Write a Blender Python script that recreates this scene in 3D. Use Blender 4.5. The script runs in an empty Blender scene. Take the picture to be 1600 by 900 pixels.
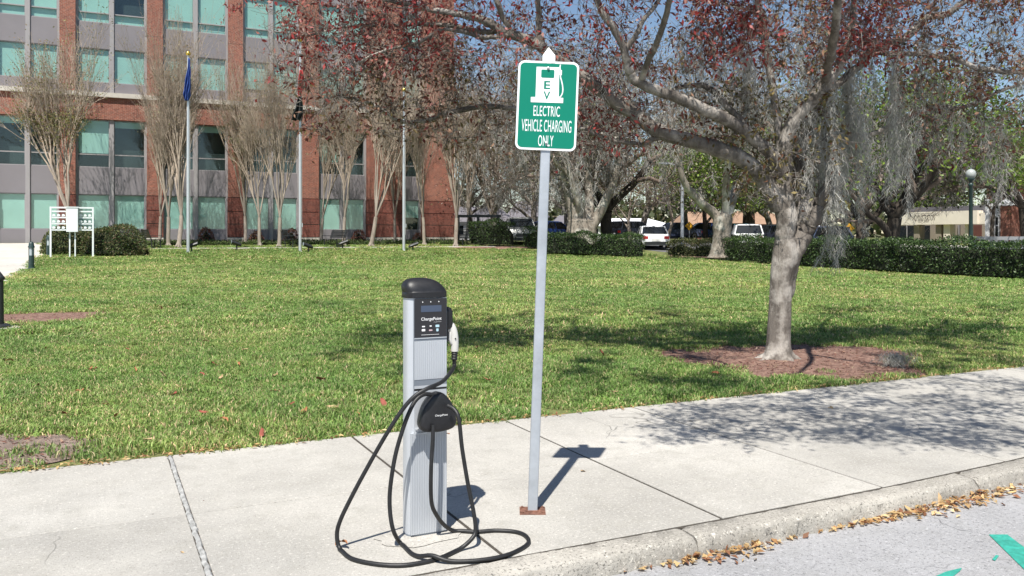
import bpy, math, random
import numpy as np
from mathutils import Vector, Matrix, Euler

rng = np.random.default_rng(7)
random.seed(7)
R = math.radians
C = bpy.context.scene.collection
sc = bpy.context.scene

# ------------------------------------------------------------------ camera
F_PX, HOR, CAM_H = 1340.0, 368.0, 1.5
A = math.atan(650 / F_PX)                       # yaw to the right of +Y
SA, CA = math.sin(A), math.cos(A)
cam = bpy.data.cameras.new('camera')
cam.sensor_width = 36.0
cam.lens = 36.0 * F_PX / 1600.0
cam.shift_y = -(450 - HOR) / 1600.0
cam.clip_start, cam.clip_end = 0.1, 4000
cam_o = bpy.data.objects.new('camera', cam)
C.objects.link(cam_o)
cam_o.location = (0, 0, CAM_H)
cam_o.rotation_euler = (R(90), 0, -A)
sc.camera = cam_o

# ------------------------------------------------------------------ light
SUN_EL, SUN_AZ = 59.0, 38.0                     # azimuth the light travels to, from +Y towards +X
LDIR = Vector((math.sin(R(SUN_AZ)) * math.cos(R(SUN_EL)), math.cos(R(SUN_AZ)) * math.cos(R(SUN_EL)), -math.sin(R(SUN_EL))))
world = bpy.data.worlds.new('World')
sc.world = world
world.use_nodes = True
wn = world.node_tree
sky = wn.nodes.new('ShaderNodeTexSky')
sky.sky_type = 'NISHITA'
sky.sun_disc = False
sky.sun_elevation = R(SUN_EL)
sky.sun_rotation = R(180 + SUN_AZ)
sky.air_density, sky.dust_density, sky.ozone_density = 1.0, 0.1, 1.6
wn.links.new(sky.outputs[0], wn.nodes['Background'].inputs[0])
wn.nodes['Background'].inputs[1].default_value = 0.075
sun = bpy.data.lights.new('sun', 'SUN')
sun.energy, sun.angle, sun.color = 5.0, R(0.53), (1.0, 0.955, 0.88)
sun_o = bpy.data.objects.new('sun', sun)
C.objects.link(sun_o)
sun_o.location = (-10, -10, 30)
sun_o.rotation_euler = LDIR.to_track_quat('-Z', 'Y').to_euler()
sc.view_settings.view_transform = 'Standard'
sc.view_settings.look = 'None'
sc.view_settings.gamma = 1
sc.view_settings.exposure = 0.64
sc.cycles.use_denoising = True
sc.cycles.max_bounces = 6
sc.cycles.transparent_max_bounces = 12

# ------------------------------------------------------------------ terrain and pixel helpers
TY = [6.28, 12, 20, 30, 38, 44, 47.5, 52.5, 55, 60, 400]
TZ = [-0.01, .05, .11, .17, .3, .6, .80, .98, 1.08, 1.1, 1.2]
def gz(y):
    return float(np.interp(y, TY, TZ))
def at(px, d):
    lat = (px - 800) / F_PX * d
    return (d * SA + lat * CA, d * CA - lat * SA)
def P(px, py, d):
    x, y = at(px, d)
    return np.array((x, y, CAM_H - (py - HOR) / F_PX * d))
def G(px, py, zoff=0.0, flat=None):
    if flat is not None:
        return P(px, py, (CAM_H - flat) * F_PX / (py - HOR))
    d = 3.0
    while d < 120:
        p = P(px, py, d)
        if p[2] <= gz(p[1]) + zoff: return p
        d += 0.02
    return P(px, py, 120)
def xcol(px, y):
    th = A + math.atan((px - 800) / F_PX)
    return y * math.tan(th)
def col_at(px, y):
    """ground point in picture column px at world row y"""
    return np.array((xcol(px, y), y, gz(y)))
def depth(x, y): return x * SA + y * CA

# ------------------------------------------------------------------ materials
def newmat(name):
    m = bpy.data.materials.new(name); m.use_nodes = True
    return m, m.node_tree, m.node_tree.nodes['Principled BSDF']
def nd(nt, kind, **kw):
    n = nt.nodes.new(kind)
    for k, v in kw.items():
        if k.startswith('i_'):
            n.inputs[k[2:].replace('_', ' ')].default_value = v
        else: setattr(n, k, v)
    return n
def rgba(c): return (c[0], c[1], c[2], 1.0)
def mixc(nt, fac, a, b, blend='MIX'):
    n = nt.nodes.new('ShaderNodeMix'); n.data_type = 'RGBA'; n.blend_type = blend
    for i, v in ((0, fac), (6, a), (7, b)):
        if hasattr(v, 'is_output') or isinstance(v, bpy.types.NodeSocket): nt.links.new(v, n.inputs[i])
        elif i == 0: n.inputs[0].default_value = v
        else: n.inputs[i].default_value = rgba(v)
    return n.outputs[2]
def ramp(nt, src, lo, hi):
    n = nt.nodes.new('ShaderNodeMapRange')
    nt.links.new(src, n.inputs[0]); n.inputs[1].default_value = lo; n.inputs[2].default_value = hi
    return n.outputs[0]
def coords(nt, world_space=False):
    if world_space: return nt.nodes.new('ShaderNodeNewGeometry').outputs['Position']
    return nt.nodes.new('ShaderNodeTexCoord').outputs['Object']
def noise(nt, co, scale, detail=4, rough=.6):
    n = nd(nt, 'ShaderNodeTexNoise'); nt.links.new(co, n.inputs['Vector'])
    n.inputs['Scale'].default_value = scale; n.inputs['Detail'].default_value = detail; n.inputs['Roughness'].default_value = rough
    return n.outputs['Fac']
def bump(nt, bs, h, strength, dist=.01):
    b = nd(nt, 'ShaderNodeBump'); b.inputs['Strength'].default_value = strength; b.inputs['Distance'].default_value = dist
    nt.links.new(h, b.inputs['Height']); nt.links.new(b.outputs[0], bs.inputs['Normal'])
def pm(name, c, rough=.6, var=.18, scale=6, bmp=0, bscale=60, metal=0, c2=None, ws=False, spec=.5, dist=.01):
    m, nt, bs = newmat(name)
    co = coords(nt, ws)
    n1 = noise(nt, co, scale)
    f = ramp(nt, n1, .3, .7)
    lo = tuple(x * (1 - var) for x in c); hi = tuple(min(1, x * (1 + var)) for x in c) if c2 is None else c2
    nt.links.new(mixc(nt, f, lo, hi), bs.inputs['Base Color'])
    bs.inputs['Roughness'].default_value = rough; bs.inputs['Metallic'].default_value = metal
    bs.inputs['Specular IOR Level'].default_value = spec
    if bmp: bump(nt, bs, noise(nt, co, bscale, 5), bmp, dist)
    return m

def concrete(name, base, speck=.25, stain=.16, rough=.9, bmp=.35, dark=.45):
    m, nt, bs = newmat(name)
    co = coords(nt, True)
    c = mixc(nt, ramp(nt, noise(nt, co, .9, 6, .65), .33, .68), tuple(x * (1 - stain) for x in base), tuple(min(1, x * 1.06) for x in base))
    c = mixc(nt, ramp(nt, noise(nt, co, 6.0, 5, .7), .5, .8), c, tuple(x * (1 - stain * 1.1) * (.97 if i == 2 else 1) for i, x in enumerate(base)))
    s = ramp(nt, noise(nt, co, 75, 3, .75), .54, .66)
    mth = nd(nt, 'ShaderNodeMath', operation='MULTIPLY'); nt.links.new(s, mth.inputs[0]); mth.inputs[1].default_value = speck
    c = mixc(nt, mth.outputs[0], c, tuple(x * dark for x in base))
    s2 = ramp(nt, noise(nt, co, 48, 3, .75), .56, .68)
    mt2 = nd(nt, 'ShaderNodeMath', operation='MULTIPLY'); nt.links.new(s2, mt2.inputs[0]); mt2.inputs[1].default_value = speck
    c = mixc(nt, mt2.outputs[0], c, tuple(min(1, x * 1.35) for x in base))
    # odd dark spots such as gum and drips
    v = nd(nt, 'ShaderNodeTexVoronoi'); v.inputs['Scale'].default_value = 3.1; nt.links.new(co, v.inputs['Vector'])
    sp = ramp(nt, v.outputs['Distance'], .035, .015)
    c = mixc(nt, sp, c, tuple(x * .45 for x in base))
    # hairline cracks, only in places, and broad grey weathering
    nz = nd(nt, 'ShaderNodeTexNoise'); nz.inputs['Scale'].default_value = 2.5; nt.links.new(co, nz.inputs['Vector'])
    va = nd(nt, 'ShaderNodeVectorMath', operation='MULTIPLY_ADD'); nt.links.new(nz.outputs['Color'], va.inputs[0]); va.inputs[1].default_value = (.5, .5, .5); nt.links.new(co, va.inputs[2])
    vc = nd(nt, 'ShaderNodeTexVoronoi'); vc.feature = 'DISTANCE_TO_EDGE'; vc.inputs['Scale'].default_value = .55; nt.links.new(va.outputs[0], vc.inputs['Vector'])
    ck = ramp(nt, vc.outputs['Distance'], .0035, .0008); mk = ramp(nt, noise(nt, co, .8, 2), .54, .6)
    cm = nd(nt, 'ShaderNodeMath', operation='MULTIPLY'); nt.links.new(ck, cm.inputs[0]); nt.links.new(mk, cm.inputs[1])
    c = mixc(nt, cm.outputs[0], c, tuple(x * .45 for x in base))
    c = mixc(nt, ramp(nt, noise(nt, co, .35, 5, .6), .5, .75), c, (.80, .81, .83), 'MULTIPLY')
    # each cast piece has its own tone
    oi = nd(nt, 'ShaderNodeObjectInfo'); mr = nd(nt, 'ShaderNodeMapRange'); nt.links.new(oi.outputs['Random'], mr.inputs[0]); mr.inputs[3].default_value = .92; mr.inputs[4].default_value = 1.04
    hs = nd(nt, 'ShaderNodeHueSaturation'); nt.links.new(mr.outputs[0], hs.inputs['Value']); nt.links.new(c, hs.inputs['Color']); c = hs.outputs[0]
    nt.links.new(c, bs.inputs['Base Color']); bs.inputs['Roughness'].default_value = rough
    bs.inputs['Specular IOR Level'].default_value = .25
    bump(nt, bs, noise(nt, co, 120, 4, .7), bmp, .006)
    return m

def brick_mat(name, c1, c2, mortar, bw=.21, bh=.075, swap=False):
    m, nt, bs = newmat(name)
    co = coords(nt, True)
    sep = nd(nt, 'ShaderNodeSeparateXYZ'); nt.links.new(co, sep.inputs[0])
    cmb = nd(nt, 'ShaderNodeCombineXYZ')
    ad = nd(nt, 'ShaderNodeMath', operation='ADD'); nt.links.new(sep.outputs[0], ad.inputs[0]); nt.links.new(sep.outputs[1], ad.inputs[1])
    nt.links.new(ad.outputs[0], cmb.inputs[0]); nt.links.new(sep.outputs[2], cmb.inputs[1])
    b = nd(nt, 'ShaderNodeTexBrick'); nt.links.new(cmb.outputs[0], b.inputs['Vector'])
    b.inputs['Scale'].default_value = 1; b.inputs['Brick Width'].default_value = bw; b.inputs['Row Height'].default_value = bh
    b.inputs['Mortar Size'].default_value = .009; b.inputs['Color1'].default_value = rgba(c1); b.inputs['Color2'].default_value = rgba(c2)
    b.inputs['Mortar'].default_value = rgba(mortar); b.inputs['Bias'].default_value = -.1
    c = mixc(nt, ramp(nt, noise(nt, co, .5, 5), .3, .75), b.outputs['Color'], (.75, .7, .7), 'MULTIPLY')
    c = mixc(nt, ramp(nt, noise(nt, co, 3.3, 3), .45, .8), c, (1.25, 1.1, 1.05), 'MULTIPLY')
    c = mixc(nt, ramp(nt, noise(nt, co, 9, 3, .8), .35, .65), c, (.62, .60, .60), 'MULTIPLY')
    nt.links.new(c, bs.inputs['Base Color']); bs.inputs['Roughness'].default_value = .9
    bump(nt, bs, b.outputs['Fac'], -.4, .01)
    return m

def leaf_mat(name, trans=.35, rough=.5, spec=.4, sat=1.0):
    m, nt, bs = newmat(name)
    a = nd(nt, 'ShaderNodeAttribute', attribute_name='col')
    nt.links.new(a.outputs['Color'], bs.inputs['Base Color'])
    bs.inputs['Roughness'].default_value = rough; bs.inputs['Specular IOR Level'].default_value = spec
    t = nd(nt, 'ShaderNodeBsdfTranslucent'); nt.links.new(a.outputs['Color'], t.inputs[0])
    mx = nd(nt, 'ShaderNodeMixShader'); mx.inputs[0].default_value = trans
    nt.links.new(bs.outputs[0], mx.inputs[1]); nt.links.new(t.outputs[0], mx.inputs[2])
    nt.links.new(mx.outputs[0], nt.nodes['Material Output'].inputs[0])
    return m

def bark_mat(name, dark, light, blotch=None, scale=4, bstr=.8, vert=.25):
    m, nt, bs = newmat(name)
    co = coords(nt, True)
    mp = nd(nt, 'ShaderNodeMapping'); nt.links.new(co, mp.inputs[0]); mp.inputs['Scale'].default_value = (1, 1, vert)
    n1 = noise(nt, mp.outputs[0], scale * 3, 6, .7)
    c = mixc(nt, ramp(nt, n1, .32, .68), dark, light)
    if blotch:
        c = mixc(nt, ramp(nt, noise(nt, co, scale, 4, .6), .5, .62), c, blotch)
    nt.links.new(c, bs.inputs['Base Color']); bs.inputs['Roughness'].default_value = .95; bs.inputs['Specular IOR Level'].default_value = .15
    bump(nt, bs, noise(nt, mp.outputs[0], scale * 6, 6, .75), bstr, .03)
    return m

def glass_mat(name, tint, refl_rough=.03):
    m, nt, bs = newmat(name)
    tr = nd(nt, 'ShaderNodeBsdfTransparent'); tr.inputs[0].default_value = rgba(tint)
    gl = nd(nt, 'ShaderNodeBsdfGlossy'); gl.inputs['Roughness'].default_value = refl_rough
    lw = nd(nt, 'ShaderNodeLayerWeight'); lw.inputs[0].default_value = .5
    pw = nd(nt, 'ShaderNodeMath', operation='POWER'); nt.links.new(lw.outputs['Facing'], pw.inputs[0]); pw.inputs[1].default_value = 4
    fr = nd(nt, 'ShaderNodeMath', operation='MULTIPLY_ADD'); nt.links.new(pw.outputs[0], fr.inputs[0]); fr.inputs[1].default_value = .7; fr.inputs[2].default_value = .06
    mx = nd(nt, 'ShaderNodeMixShader')
    nt.links.new(fr.outputs[0], mx.inputs[0]); nt.links.new(tr.outputs[0], mx.inputs[1]); nt.links.new(gl.outputs[0], mx.inputs[2])
    nt.links.new(mx.outputs[0], nt.nodes['Material Output'].inputs[0])
    return m

M = {}
M['slab'] = concrete('sidewalk_concrete', (.465, .447, .41), speck=.75, stain=.25, bmp=.7, dark=.5)
M['kerb'] = concrete('kerb_concrete', (.44, .415, .37), speck=1.0, stain=.32, bmp=1.0, dark=.25)
M['joint'] = pm('joint_dirt', (.055, .047, .037), .95, .4, 30, ws=True)
M['caulk'] = pm('joint_caulk', (.33, .33, .32), .8, .4, 25, .5, 80, ws=True)
M['asphalt'] = concrete('old_asphalt', (.40, .40, .41), speck=.8, stain=.2, bmp=1.0, dark=.3)
M['drive'] = concrete('driveway_concrete', (.50, .475, .43))
M['street'] = concrete('street_asphalt', (.16, .16, .165), speck=.5)
M['green_paint'] = pm('green_road_paint', (.03, .30, .235), .8, .3, 25, .5, 120, ws=True)
M['white_paint'] = pm('worn_white_road_paint', (.52, .52, .52), .8, .15, 30, ws=True)
def ground_mat():
    m, nt, bs = newmat('lawn_soil')
    co = coords(nt, True)
    c = mixc(nt, ramp(nt, noise(nt, co, 1.2, 6), .35, .7), (.12, .16, .04), (.24, .25, .09))
    c = mixc(nt, ramp(nt, noise(nt, co, .12, 4), .5, .7), c, (.30, .28, .13))
    c = mixc(nt, ramp(nt, noise(nt, co, 40, 3), .4, .75), c, (.09, .10, .03))
    nt.links.new(c, bs.inputs['Base Color']); bs.inputs['Roughness'].default_value = 1
    bump(nt, bs, noise(nt, co, 35, 4), .9, .05)
    return m
M['ground'] = ground_mat()
def grass_mat():
    m, nt, bs = newmat('grass_blades')
    a = nd(nt, 'ShaderNodeAttribute', attribute_name='col')
    co = coords(nt, True)
    dry = ramp(nt, noise(nt, co, .22, 5, .65), .42, .66)
    c = mixc(nt, dry, a.outputs['Color'], (1.62, 1.28, 1.5), 'MULTIPLY')
    c2 = ramp(nt, noise(nt, co, 1.3, 4, .6), .35, .75)
    c = mixc(nt, c2, c, (1.3, 1.16, 1.05), 'MULTIPLY')
    oi = nd(nt, 'ShaderNodeObjectInfo')
    mr = nd(nt, 'ShaderNodeMapRange'); nt.links.new(oi.outputs['Random'], mr.inputs[0]); mr.inputs[3].default_value = .8; mr.inputs[4].default_value = 1.2
    hs = nd(nt, 'ShaderNodeHueSaturation'); nt.links.new(mr.outputs[0], hs.inputs['Value']); nt.links.new(c, hs.inputs['Color'])
    nt.links.new(hs.outputs[0], bs.inputs['Base Color']); bs.inputs['Roughness'].default_value = .55; bs.inputs['Specular IOR Level'].default_value = .3
    t = nd(nt, 'ShaderNodeBsdfTranslucent'); nt.links.new(hs.outputs[0], t.inputs[0])
    mx = nd(nt, 'ShaderNodeMixShader'); mx.inputs[0].default_value = .3
    nt.links.new(bs.outputs[0], mx.inputs[1]); nt.links.new(t.outputs[0], mx.inputs[2])
    nt.links.new(mx.outputs[0], nt.nodes['Material Output'].inputs[0])
    return m
M['grass'] = grass_mat()
M['mulch'] = pm('reddish_mulch', (.26, .125, .092), 1, .5, 14, 1.0, 60, ws=True, c2=(.38, .235, .18), dist=.04)
M['soil'] = pm('bare_soil', (.26, .19, .15), 1, .35, 9, 1.0, 60, ws=True, c2=(.42, .32, .26), dist=.04)
M['leaf'] = leaf_mat('leaf', .32, .48, .4)
M['hedge_leaf'] = leaf_mat('hedge_leaf', .25, .5, .4)
M['moss'] = leaf_mat('spanish_moss', .3, .9, .1)
M['bark'] = bark_mat('grey_bark', (.095, .082, .071), (.28, .25, .22), (.44, .405, .365), 3.2, 1.2)
M['pale_bark'] = bark_mat('pale_mottled_bark', (.16, .135, .11), (.34, .30, .25), (.50, .47, .41), 1.3, .9, .4)
M['dark_bark'] = bark_mat('dark_oak_bark', (.035, .028, .024), (.10, .085, .07), None, 1.5, .9)
M['crape_bark'] = bark_mat('crape_myrtle_bark', (.20, .165, .135), (.40, .345, .29), None, 2.0, .4)
M['twig'] = pm('twig_bark', (.20, .15, .12), .95, .3, 8, ws=True)
M['crape_twig'] = pm('crape_twig', (.37, .30, .235), .95, .4, 2, ws=True)
M['brick'] = brick_mat('red_brick', (.37, .125, .08), (.24, .076, .054), (.38, .28, .22))
M['block'] = brick_mat('dark_red_brick', (.24, .062, .042), (.17, .045, .034), (.20, .13, .10))
M['church_brick'] = brick_mat('church_brick', (.34, .115, .07), (.24, .075, .05), (.34, .26, .21))
M['panel'] = pm('purple_grey_panel', (.20, .185, .198), .6, .06, .6, ws=True)
M['mullion'] = pm('grey_mullion', (.30, .285, .29), .5, .05, 2, ws=True)
M['cornice'] = pm('pale_stone', (.50, .465, .41), .8, .1, 2, ws=True)
M['blind'] = pm('mint_blind', (.42, .565, .525), .8, .06, .8, ws=True)
M['glass'] = glass_mat('tinted_glass', (.90, .97, .955))
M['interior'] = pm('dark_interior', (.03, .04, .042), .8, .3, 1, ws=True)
M['galv'] = pm('galvanised_steel', (.40, .43, .47), .5, .14, 9, .05, 200, metal=.35)
M['alu'] = pm('silver_aluminium', (.50, .525, .56), .42, .04, 3, .02, 300, metal=.25)
M['alu_dark'] = pm('grey_aluminium', (.20, .225, .26), .45, .05, 3, metal=.2)
M['black_plastic'] = pm('black_plastic', (.013, .013, .015), .45, .3, 40, .08, 500)
M['black_panel'] = pm('dark_gloss_panel', (.022, .022, .026), .22, .1, 4)
M['lcd'] = pm('lcd_screen', (.055, .075, .12), .25, .1, 4)
M['rubber'] = pm('black_rubber', (.012, .012, .013), .5, .4, 30, .1, 300)
M['white_plastic'] = pm('off_white_plastic', (.60, .585, .55), .45, .06, 10)
M['white_print'] = pm('white_print', (.78, .78, .78), .6, .02, 5)
M['pink_print'] = pm('pink_print', (.55, .40, .42), .6, .02, 5)
M['blue_print'] = pm('light_blue_print', (.42, .60, .68), .6, .02, 5)
M['sign_green'] = pm('reflective_green', (.0, .185, .12), .5, .03, 8, spec=.25)
M['sign_white'] = pm('reflective_white', (.80, .82, .84), .5, .02, 8)
M['rust'] = pm('rusty_steel', (.16, .075, .05), .9, .5, 40, .4, 120)
M['steel'] = pm('steel_bolt', (.5, .5, .5), .4, .1, 30, metal=.8)
M['pole'] = pm('aluminium_pole', (.60, .62, .64), .35, .04, 3, metal=.5)
M['gold'] = pm('gold_ball', (.75, .52, .12), .25, .05, 3, metal=.9)
M['blue_flag'] = pm('blue_flag', (.025, .065, .26), .8, .3, 4)
M['black_flag'] = pm('black_flag', (.012, .016, .016), .8, .3, 4)
M['red_cloth'] = pm('red_cloth', (.42, .04, .04), .8, .2, 4)
M['white_cloth'] = pm('white_cloth', (.7, .68, .66), .8, .1, 4)
M['dark_metal'] = pm('black_metal', (.018, .02, .021), .45, .3, 10)
M['green_metal'] = pm('dark_green_metal', (.022, .045, .042), .4, .2, 8)
M['lens'] = pm('bollard_lens', (.35, .40, .42), .25, .1, 6)
M['white_metal'] = pm('white_paint_metal', (.72, .76, .76), .5, .04, 4)
M['stone_base'] = pm('pale_footing', (.42, .40, .37), .9, .2, 12, .4, 60)
M['cream'] = pm('cream_stucco', (.72, .66, .56), .85, .05, 1.2, ws=True)
M['shaded_beige'] = pm('shaded_beige', (.27, .23, .185), .85, .08, 1.2, ws=True)  # beige darkened: the porch's shade is put into the wall colour
M['dark_letter'] = pm('dark_letters', (.05, .04, .04), .6, .1, 4)
M['brown_wall'] = pm('brown_red_wall', (.12, .045, .035), .85, .15, 2, ws=True)
M['white_wall'] = pm('white_wall', (.70, .71, .72), .8, .05, 1, ws=True)
M['slate'] = pm('grey_roof', (.16, .15, .165), .85, .1, 1, ws=True)
M['tan_roof'] = pm('tan_shingle_roof', (.30, .19, .125), .9, .14, 2, ws=True)
M['yellow'] = pm('yellow_sign', (.80, .42, .02), .5, .04, 4)
M['globe'] = pm('frosted_globe', (.36, .38, .37), .25, .04, 4)
M['dark_glass'] = pm('car_glass', (.014, .017, .02), .08, .1, 2)
M['tyre'] = pm('tyre', (.02, .02, .02), .8, .1, 5)
M['rim'] = pm('alloy_rim', (.35, .36, .37), .35, .05, 5, metal=.7)
M['red_lamp'] = pm('tail_lamp', (.35, .02, .02), .25, .05, 5)
M['clear_lamp'] = pm('head_lamp', (.6, .62, .64), .15, .05, 5)
M['plate'] = pm('number_plate', (.6, .6, .58), .5, .05, 5)
def paint(name, c):
    m = pm(name, c, .25, .02, 2); m.node_tree.nodes['Principled BSDF'].inputs['Coat Weight'].default_value = .6
    return m
M['car_white'] = paint('white_car_paint', (.72, .73, .74)); M['car_grey'] = paint('silver_grey_paint', (.30, .31, .31))
M['car_blue'] = paint('deep_blue_paint', (.02, .05, .20)); M['car_dark'] = paint('charcoal_paint', (.025, .03, .045))
M['car_slate'] = paint('slate_blue_paint', (.07, .09, .16)); M['car_teal'] = paint('teal_paint', (.06, .17, .22))

# ------------------------------------------------------------------ object helpers
def tag(o, label=None, cat=None, group=None, kind=None):
    if label: o['label'] = label
    if cat: o['category'] = cat
    if group: o['group'] = group
    if kind: o['kind'] = kind
    return o
def empty(name, loc, rz=0, label=None, cat=None, group=None):
    o = bpy.data.objects.new(name, None); C.objects.link(o)
    o.location = tuple(float(v) for v in loc); o.rotation_euler = (0, 0, rz); o.empty_display_size = .2
    return tag(o, label, cat, group)
def link(name, me, mat=None, parent=None, loc=None):
    o = bpy.data.objects.new(name, me); C.objects.link(o)
    if mat is not None and not me.materials: me.materials.append(M[mat] if isinstance(mat, str) else mat)
    if parent: o.parent = parent
    if loc is not None: o.location = tuple(float(v) for v in loc)
    return o
def copy_tree(o, parent=None):
    c = o.copy(); C.objects.link(c); c.parent = parent
    for ch in o.children: copy_tree(ch, c)
    return c

def np_mesh(name, V, quads=None, tris=None, col=None, smooth=False):
    me = bpy.data.meshes.new(name)
    V = np.asarray(V, dtype=np.float32).reshape(-1, 3)
    loops, starts, n = [], [], 0
    if quads is not None and len(quads):
        q = np.asarray(quads, dtype=np.int32).reshape(-1, 4)
        loops.append(q.ravel()); starts.append(np.arange(len(q)) * 4); n = len(q) * 4
    if tris is not None and len(tris):
        t = np.asarray(tris, dtype=np.int32).reshape(-1, 3)
        loops.append(t.ravel()); starts.append(n + np.arange(len(t)) * 3)
    L = np.concatenate(loops); S = np.concatenate(starts).astype(np.int32)
    me.vertices.add(len(V)); me.vertices.foreach_set('co', V.ravel())
    me.loops.add(len(L)); me.loops.foreach_set('vertex_index', L)
    me.polygons.add(len(S)); me.polygons.foreach_set('loop_start', S)
    me.update(calc_edges=True)
    if smooth: me.polygons.foreach_set('use_smooth', np.ones(len(S), dtype=bool))
    if col is not None:
        a = me.color_attributes.new('col', 'FLOAT_COLOR', 'POINT')
        c4 = np.ones((len(V), 4), dtype=np.float32); c4[:, :3] = col
        a.data.foreach_set('color', c4.ravel())
    return me

class MB:
    """collects simple shapes for one mesh"""
    def __init__(s): s.v, s.f = [], []
    def add(s, v, f):
        o = len(s.v); s.v += [tuple(map(float, p)) for p in v]; s.f += [[i + o for i in q] for q in f]; return s
    def box(s, x0, x1, y0, y1, z0, z1):
        v = [(x0,y0,z0),(x1,y0,z0),(x1,y1,z0),(x0,y1,z0),(x0,y0,z1),(x1,y0,z1),(x1,y1,z1),(x0,y1,z1)]
        return s.add(v, [[0,3,2,1],[4,5,6,7],[0,1,5,4],[1,2,6,5],[2,3,7,6],[3,0,4,7]])
    def bbox(s, x0, x1, y0, y1, z0, z1, b=.004):
        """box with all four vertical edges and the top edge chamfered"""
        def ring(e, z): 
            return [(x0+e+b,y0+e,z),(x1-e-b,y0+e,z),(x1-e,y0+e+b,z),(x1-e,y1-e-b,z),(x1-e-b,y1-e,z),(x0+e+b,y1-e,z),(x0+e,y1-e-b,z),(x0+e,y0+e+b,z)]
        r = ring(0, z0) + ring(0, z1 - b) + ring(b, z1)
        f = [list(range(7, -1, -1)), list(range(16, 24))]
        for k in range(2):
            for i in range(8): f.append([k*8+i, k*8+(i+1)%8, k*8+8+(i+1)%8, k*8+8+i])
        return s.add(r, f)
    def loft(s, rings, cap=True):
        n = len(rings[0]); v = [p for r in rings for p in r]; f = []
        for k in range(len(rings) - 1):
            for i in range(n): f.append([k*n+i, k*n+(i+1)%n, k*n+n+(i+1)%n, k*n+n+i])
        if cap: f.append(list(range(n - 1, -1, -1))); f.append([(len(rings)-1)*n + i for i in range(n)])
        return s.add(v, f)
    def lathe(s, prof, n=16, c=(0, 0)):
        return s.loft([[(c[0]+r*math.cos(2*math.pi*i/n), c[1]+r*math.sin(2*math.pi*i/n), z) for i in range(n)] for r, z in prof])
    def tube(s, path, rad, n=8):
        v, q = sweep(np.array(path, float), np.full(len(path), rad) if np.isscalar(rad) else np.array(rad, float), n)
        f = [list(x) for x in q]; m = len(path)
        f.append(list(range(n - 1, -1, -1))); f.append([(m-1)*n+i for i in range(n)])
        return s.add(v, f)
    def prism(s, outline, y0, y1):
        """outline in x,z extruded along y"""
        n = len(outline)
        v = [(x, y0, z) for x, z in outline] + [(x, y1, z) for x, z in outline]
        f = [list(range(n)), list(range(2*n-1, n-1, -1))]
        for i in range(n): f.append([i, n+i, n+(i+1)%n, (i+1)%n])
        return s.add(v, f)
    def mesh(s, name, smooth=False, angle=None):
        me = bpy.data.meshes.new(name); me.from_pydata(s.v, [], s.f); me.update()
        if smooth:
            me.polygons.foreach_set('use_smooth', np.ones(len(me.polygons), dtype=bool))
            me.set_sharp_from_angle(angle=R(angle or 40))
        return me
    def build(s, name, mat, parent=None, smooth=False, loc=None, angle=None):
        return link(name, s.mesh(name, smooth, angle), mat, parent, loc)

def sweep(path, rad, n):
    m = len(path)
    t = np.empty_like(path); t[1:-1] = path[2:] - path[:-2]; t[0] = path[1] - path[0]; t[-1] = path[-1] - path[-2]
    t /= np.linalg.norm(t, axis=1)[:, None] + 1e-12
    up = np.array((1.0, 0, 0)) if abs(t[0][0]) < .8 else np.array((0, 1.0, 0))
    u = np.cross(t[0], up); u /= np.linalg.norm(u)
    ang = np.arange(n) * 2 * math.pi / n; ca, sa = np.cos(ang)[:, None], np.sin(ang)[:, None]
    V = np.empty((m, n, 3))
    for i in range(m):
        u = u - t[i] * np.dot(u, t[i]); u /= np.linalg.norm(u) + 1e-12
        w = np.cross(t[i], u)
        V[i] = path[i] + rad[i] * (ca * u + sa * w)
    i = np.arange(m - 1)[:, None] * n; j = np.arange(n)[None, :]; k = (np.arange(n) + 1)[None, :] % n
    q = np.stack([i + j, i + k, i + n + k, i + n + j], axis=-1).reshape(-1, 4)
    return V.reshape(-1, 3), q

class Tubes:
    def __init__(s): s.V, s.Q, s.n = [], [], 0
    def add(s, path, rad, n=None):
        path = np.asarray(path, float); rad = np.asarray(rad, float)
        if n is None: n = 12 if rad[0] > .09 else 8 if rad[0] > .03 else 5 if rad[0] > .012 else 3
        v, q = sweep(path, rad, n); s.V.append(v); s.Q.append(q + s.n); s.n += len(v)
    def mesh(s, name): return np_mesh(name, np.concatenate(s.V), np.concatenate(s.Q), smooth=True)

def smooth_path(pts, k=6):
    """Catmull-Rom through rows of any width"""
    p = np.asarray(pts, float); out = []
    q = np.vstack([2 * p[0] - p[1], p, 2 * p[-1] - p[-2]])
    for i in range(1, len(q) - 2):
        for s in np.arange(k) / k:
            a, b, c, d = q[i-1], q[i], q[i+1], q[i+2]
            out.append(.5 * ((2*b) + (c-a)*s + (2*a-5*b+4*c-d)*s*s + (-a+3*b-3*c+d)*s**3))
    out.append(p[-1]); return np.array(out)

def unit(v): return v / (np.linalg.norm(v, axis=-1, keepdims=True) + 1e-9)
def rand_dirs(n): return unit(rng.normal(size=(n, 3)))
def leaves(cent, length, width, cols, droop=.4, jitter_col=.25, name='foliage', up=0.0):
    """one diamond-shaped leaf per centre, as a folded quad"""
    n = len(cent); d = rand_dirs(n); d[:, 2] -= droop; d = unit(d)
    nn = rand_dirs(n); nn[:, 2] += up; s = unit(np.cross(d, nn)); nrm = np.cross(s, d)
    L = length * rng.uniform(.65, 1.25, n)[:, None]; W = width * rng.uniform(.7, 1.25, n)[:, None]
    V = np.empty((n, 4, 3)); mid = cent + d * L * .45
    V[:, 0] = cent; V[:, 1] = mid + s * W * .5 + nrm * W * .18; V[:, 2] = cent + d * L; V[:, 3] = mid - s * W * .5 + nrm * W * .18
    c = cols * (1 + rng.uniform(-jitter_col, jitter_col, (n, 1)))
    return V.reshape(-1, 3), np.arange(4 * n).reshape(-1, 4), np.repeat(c, 4, axis=0)
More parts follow.
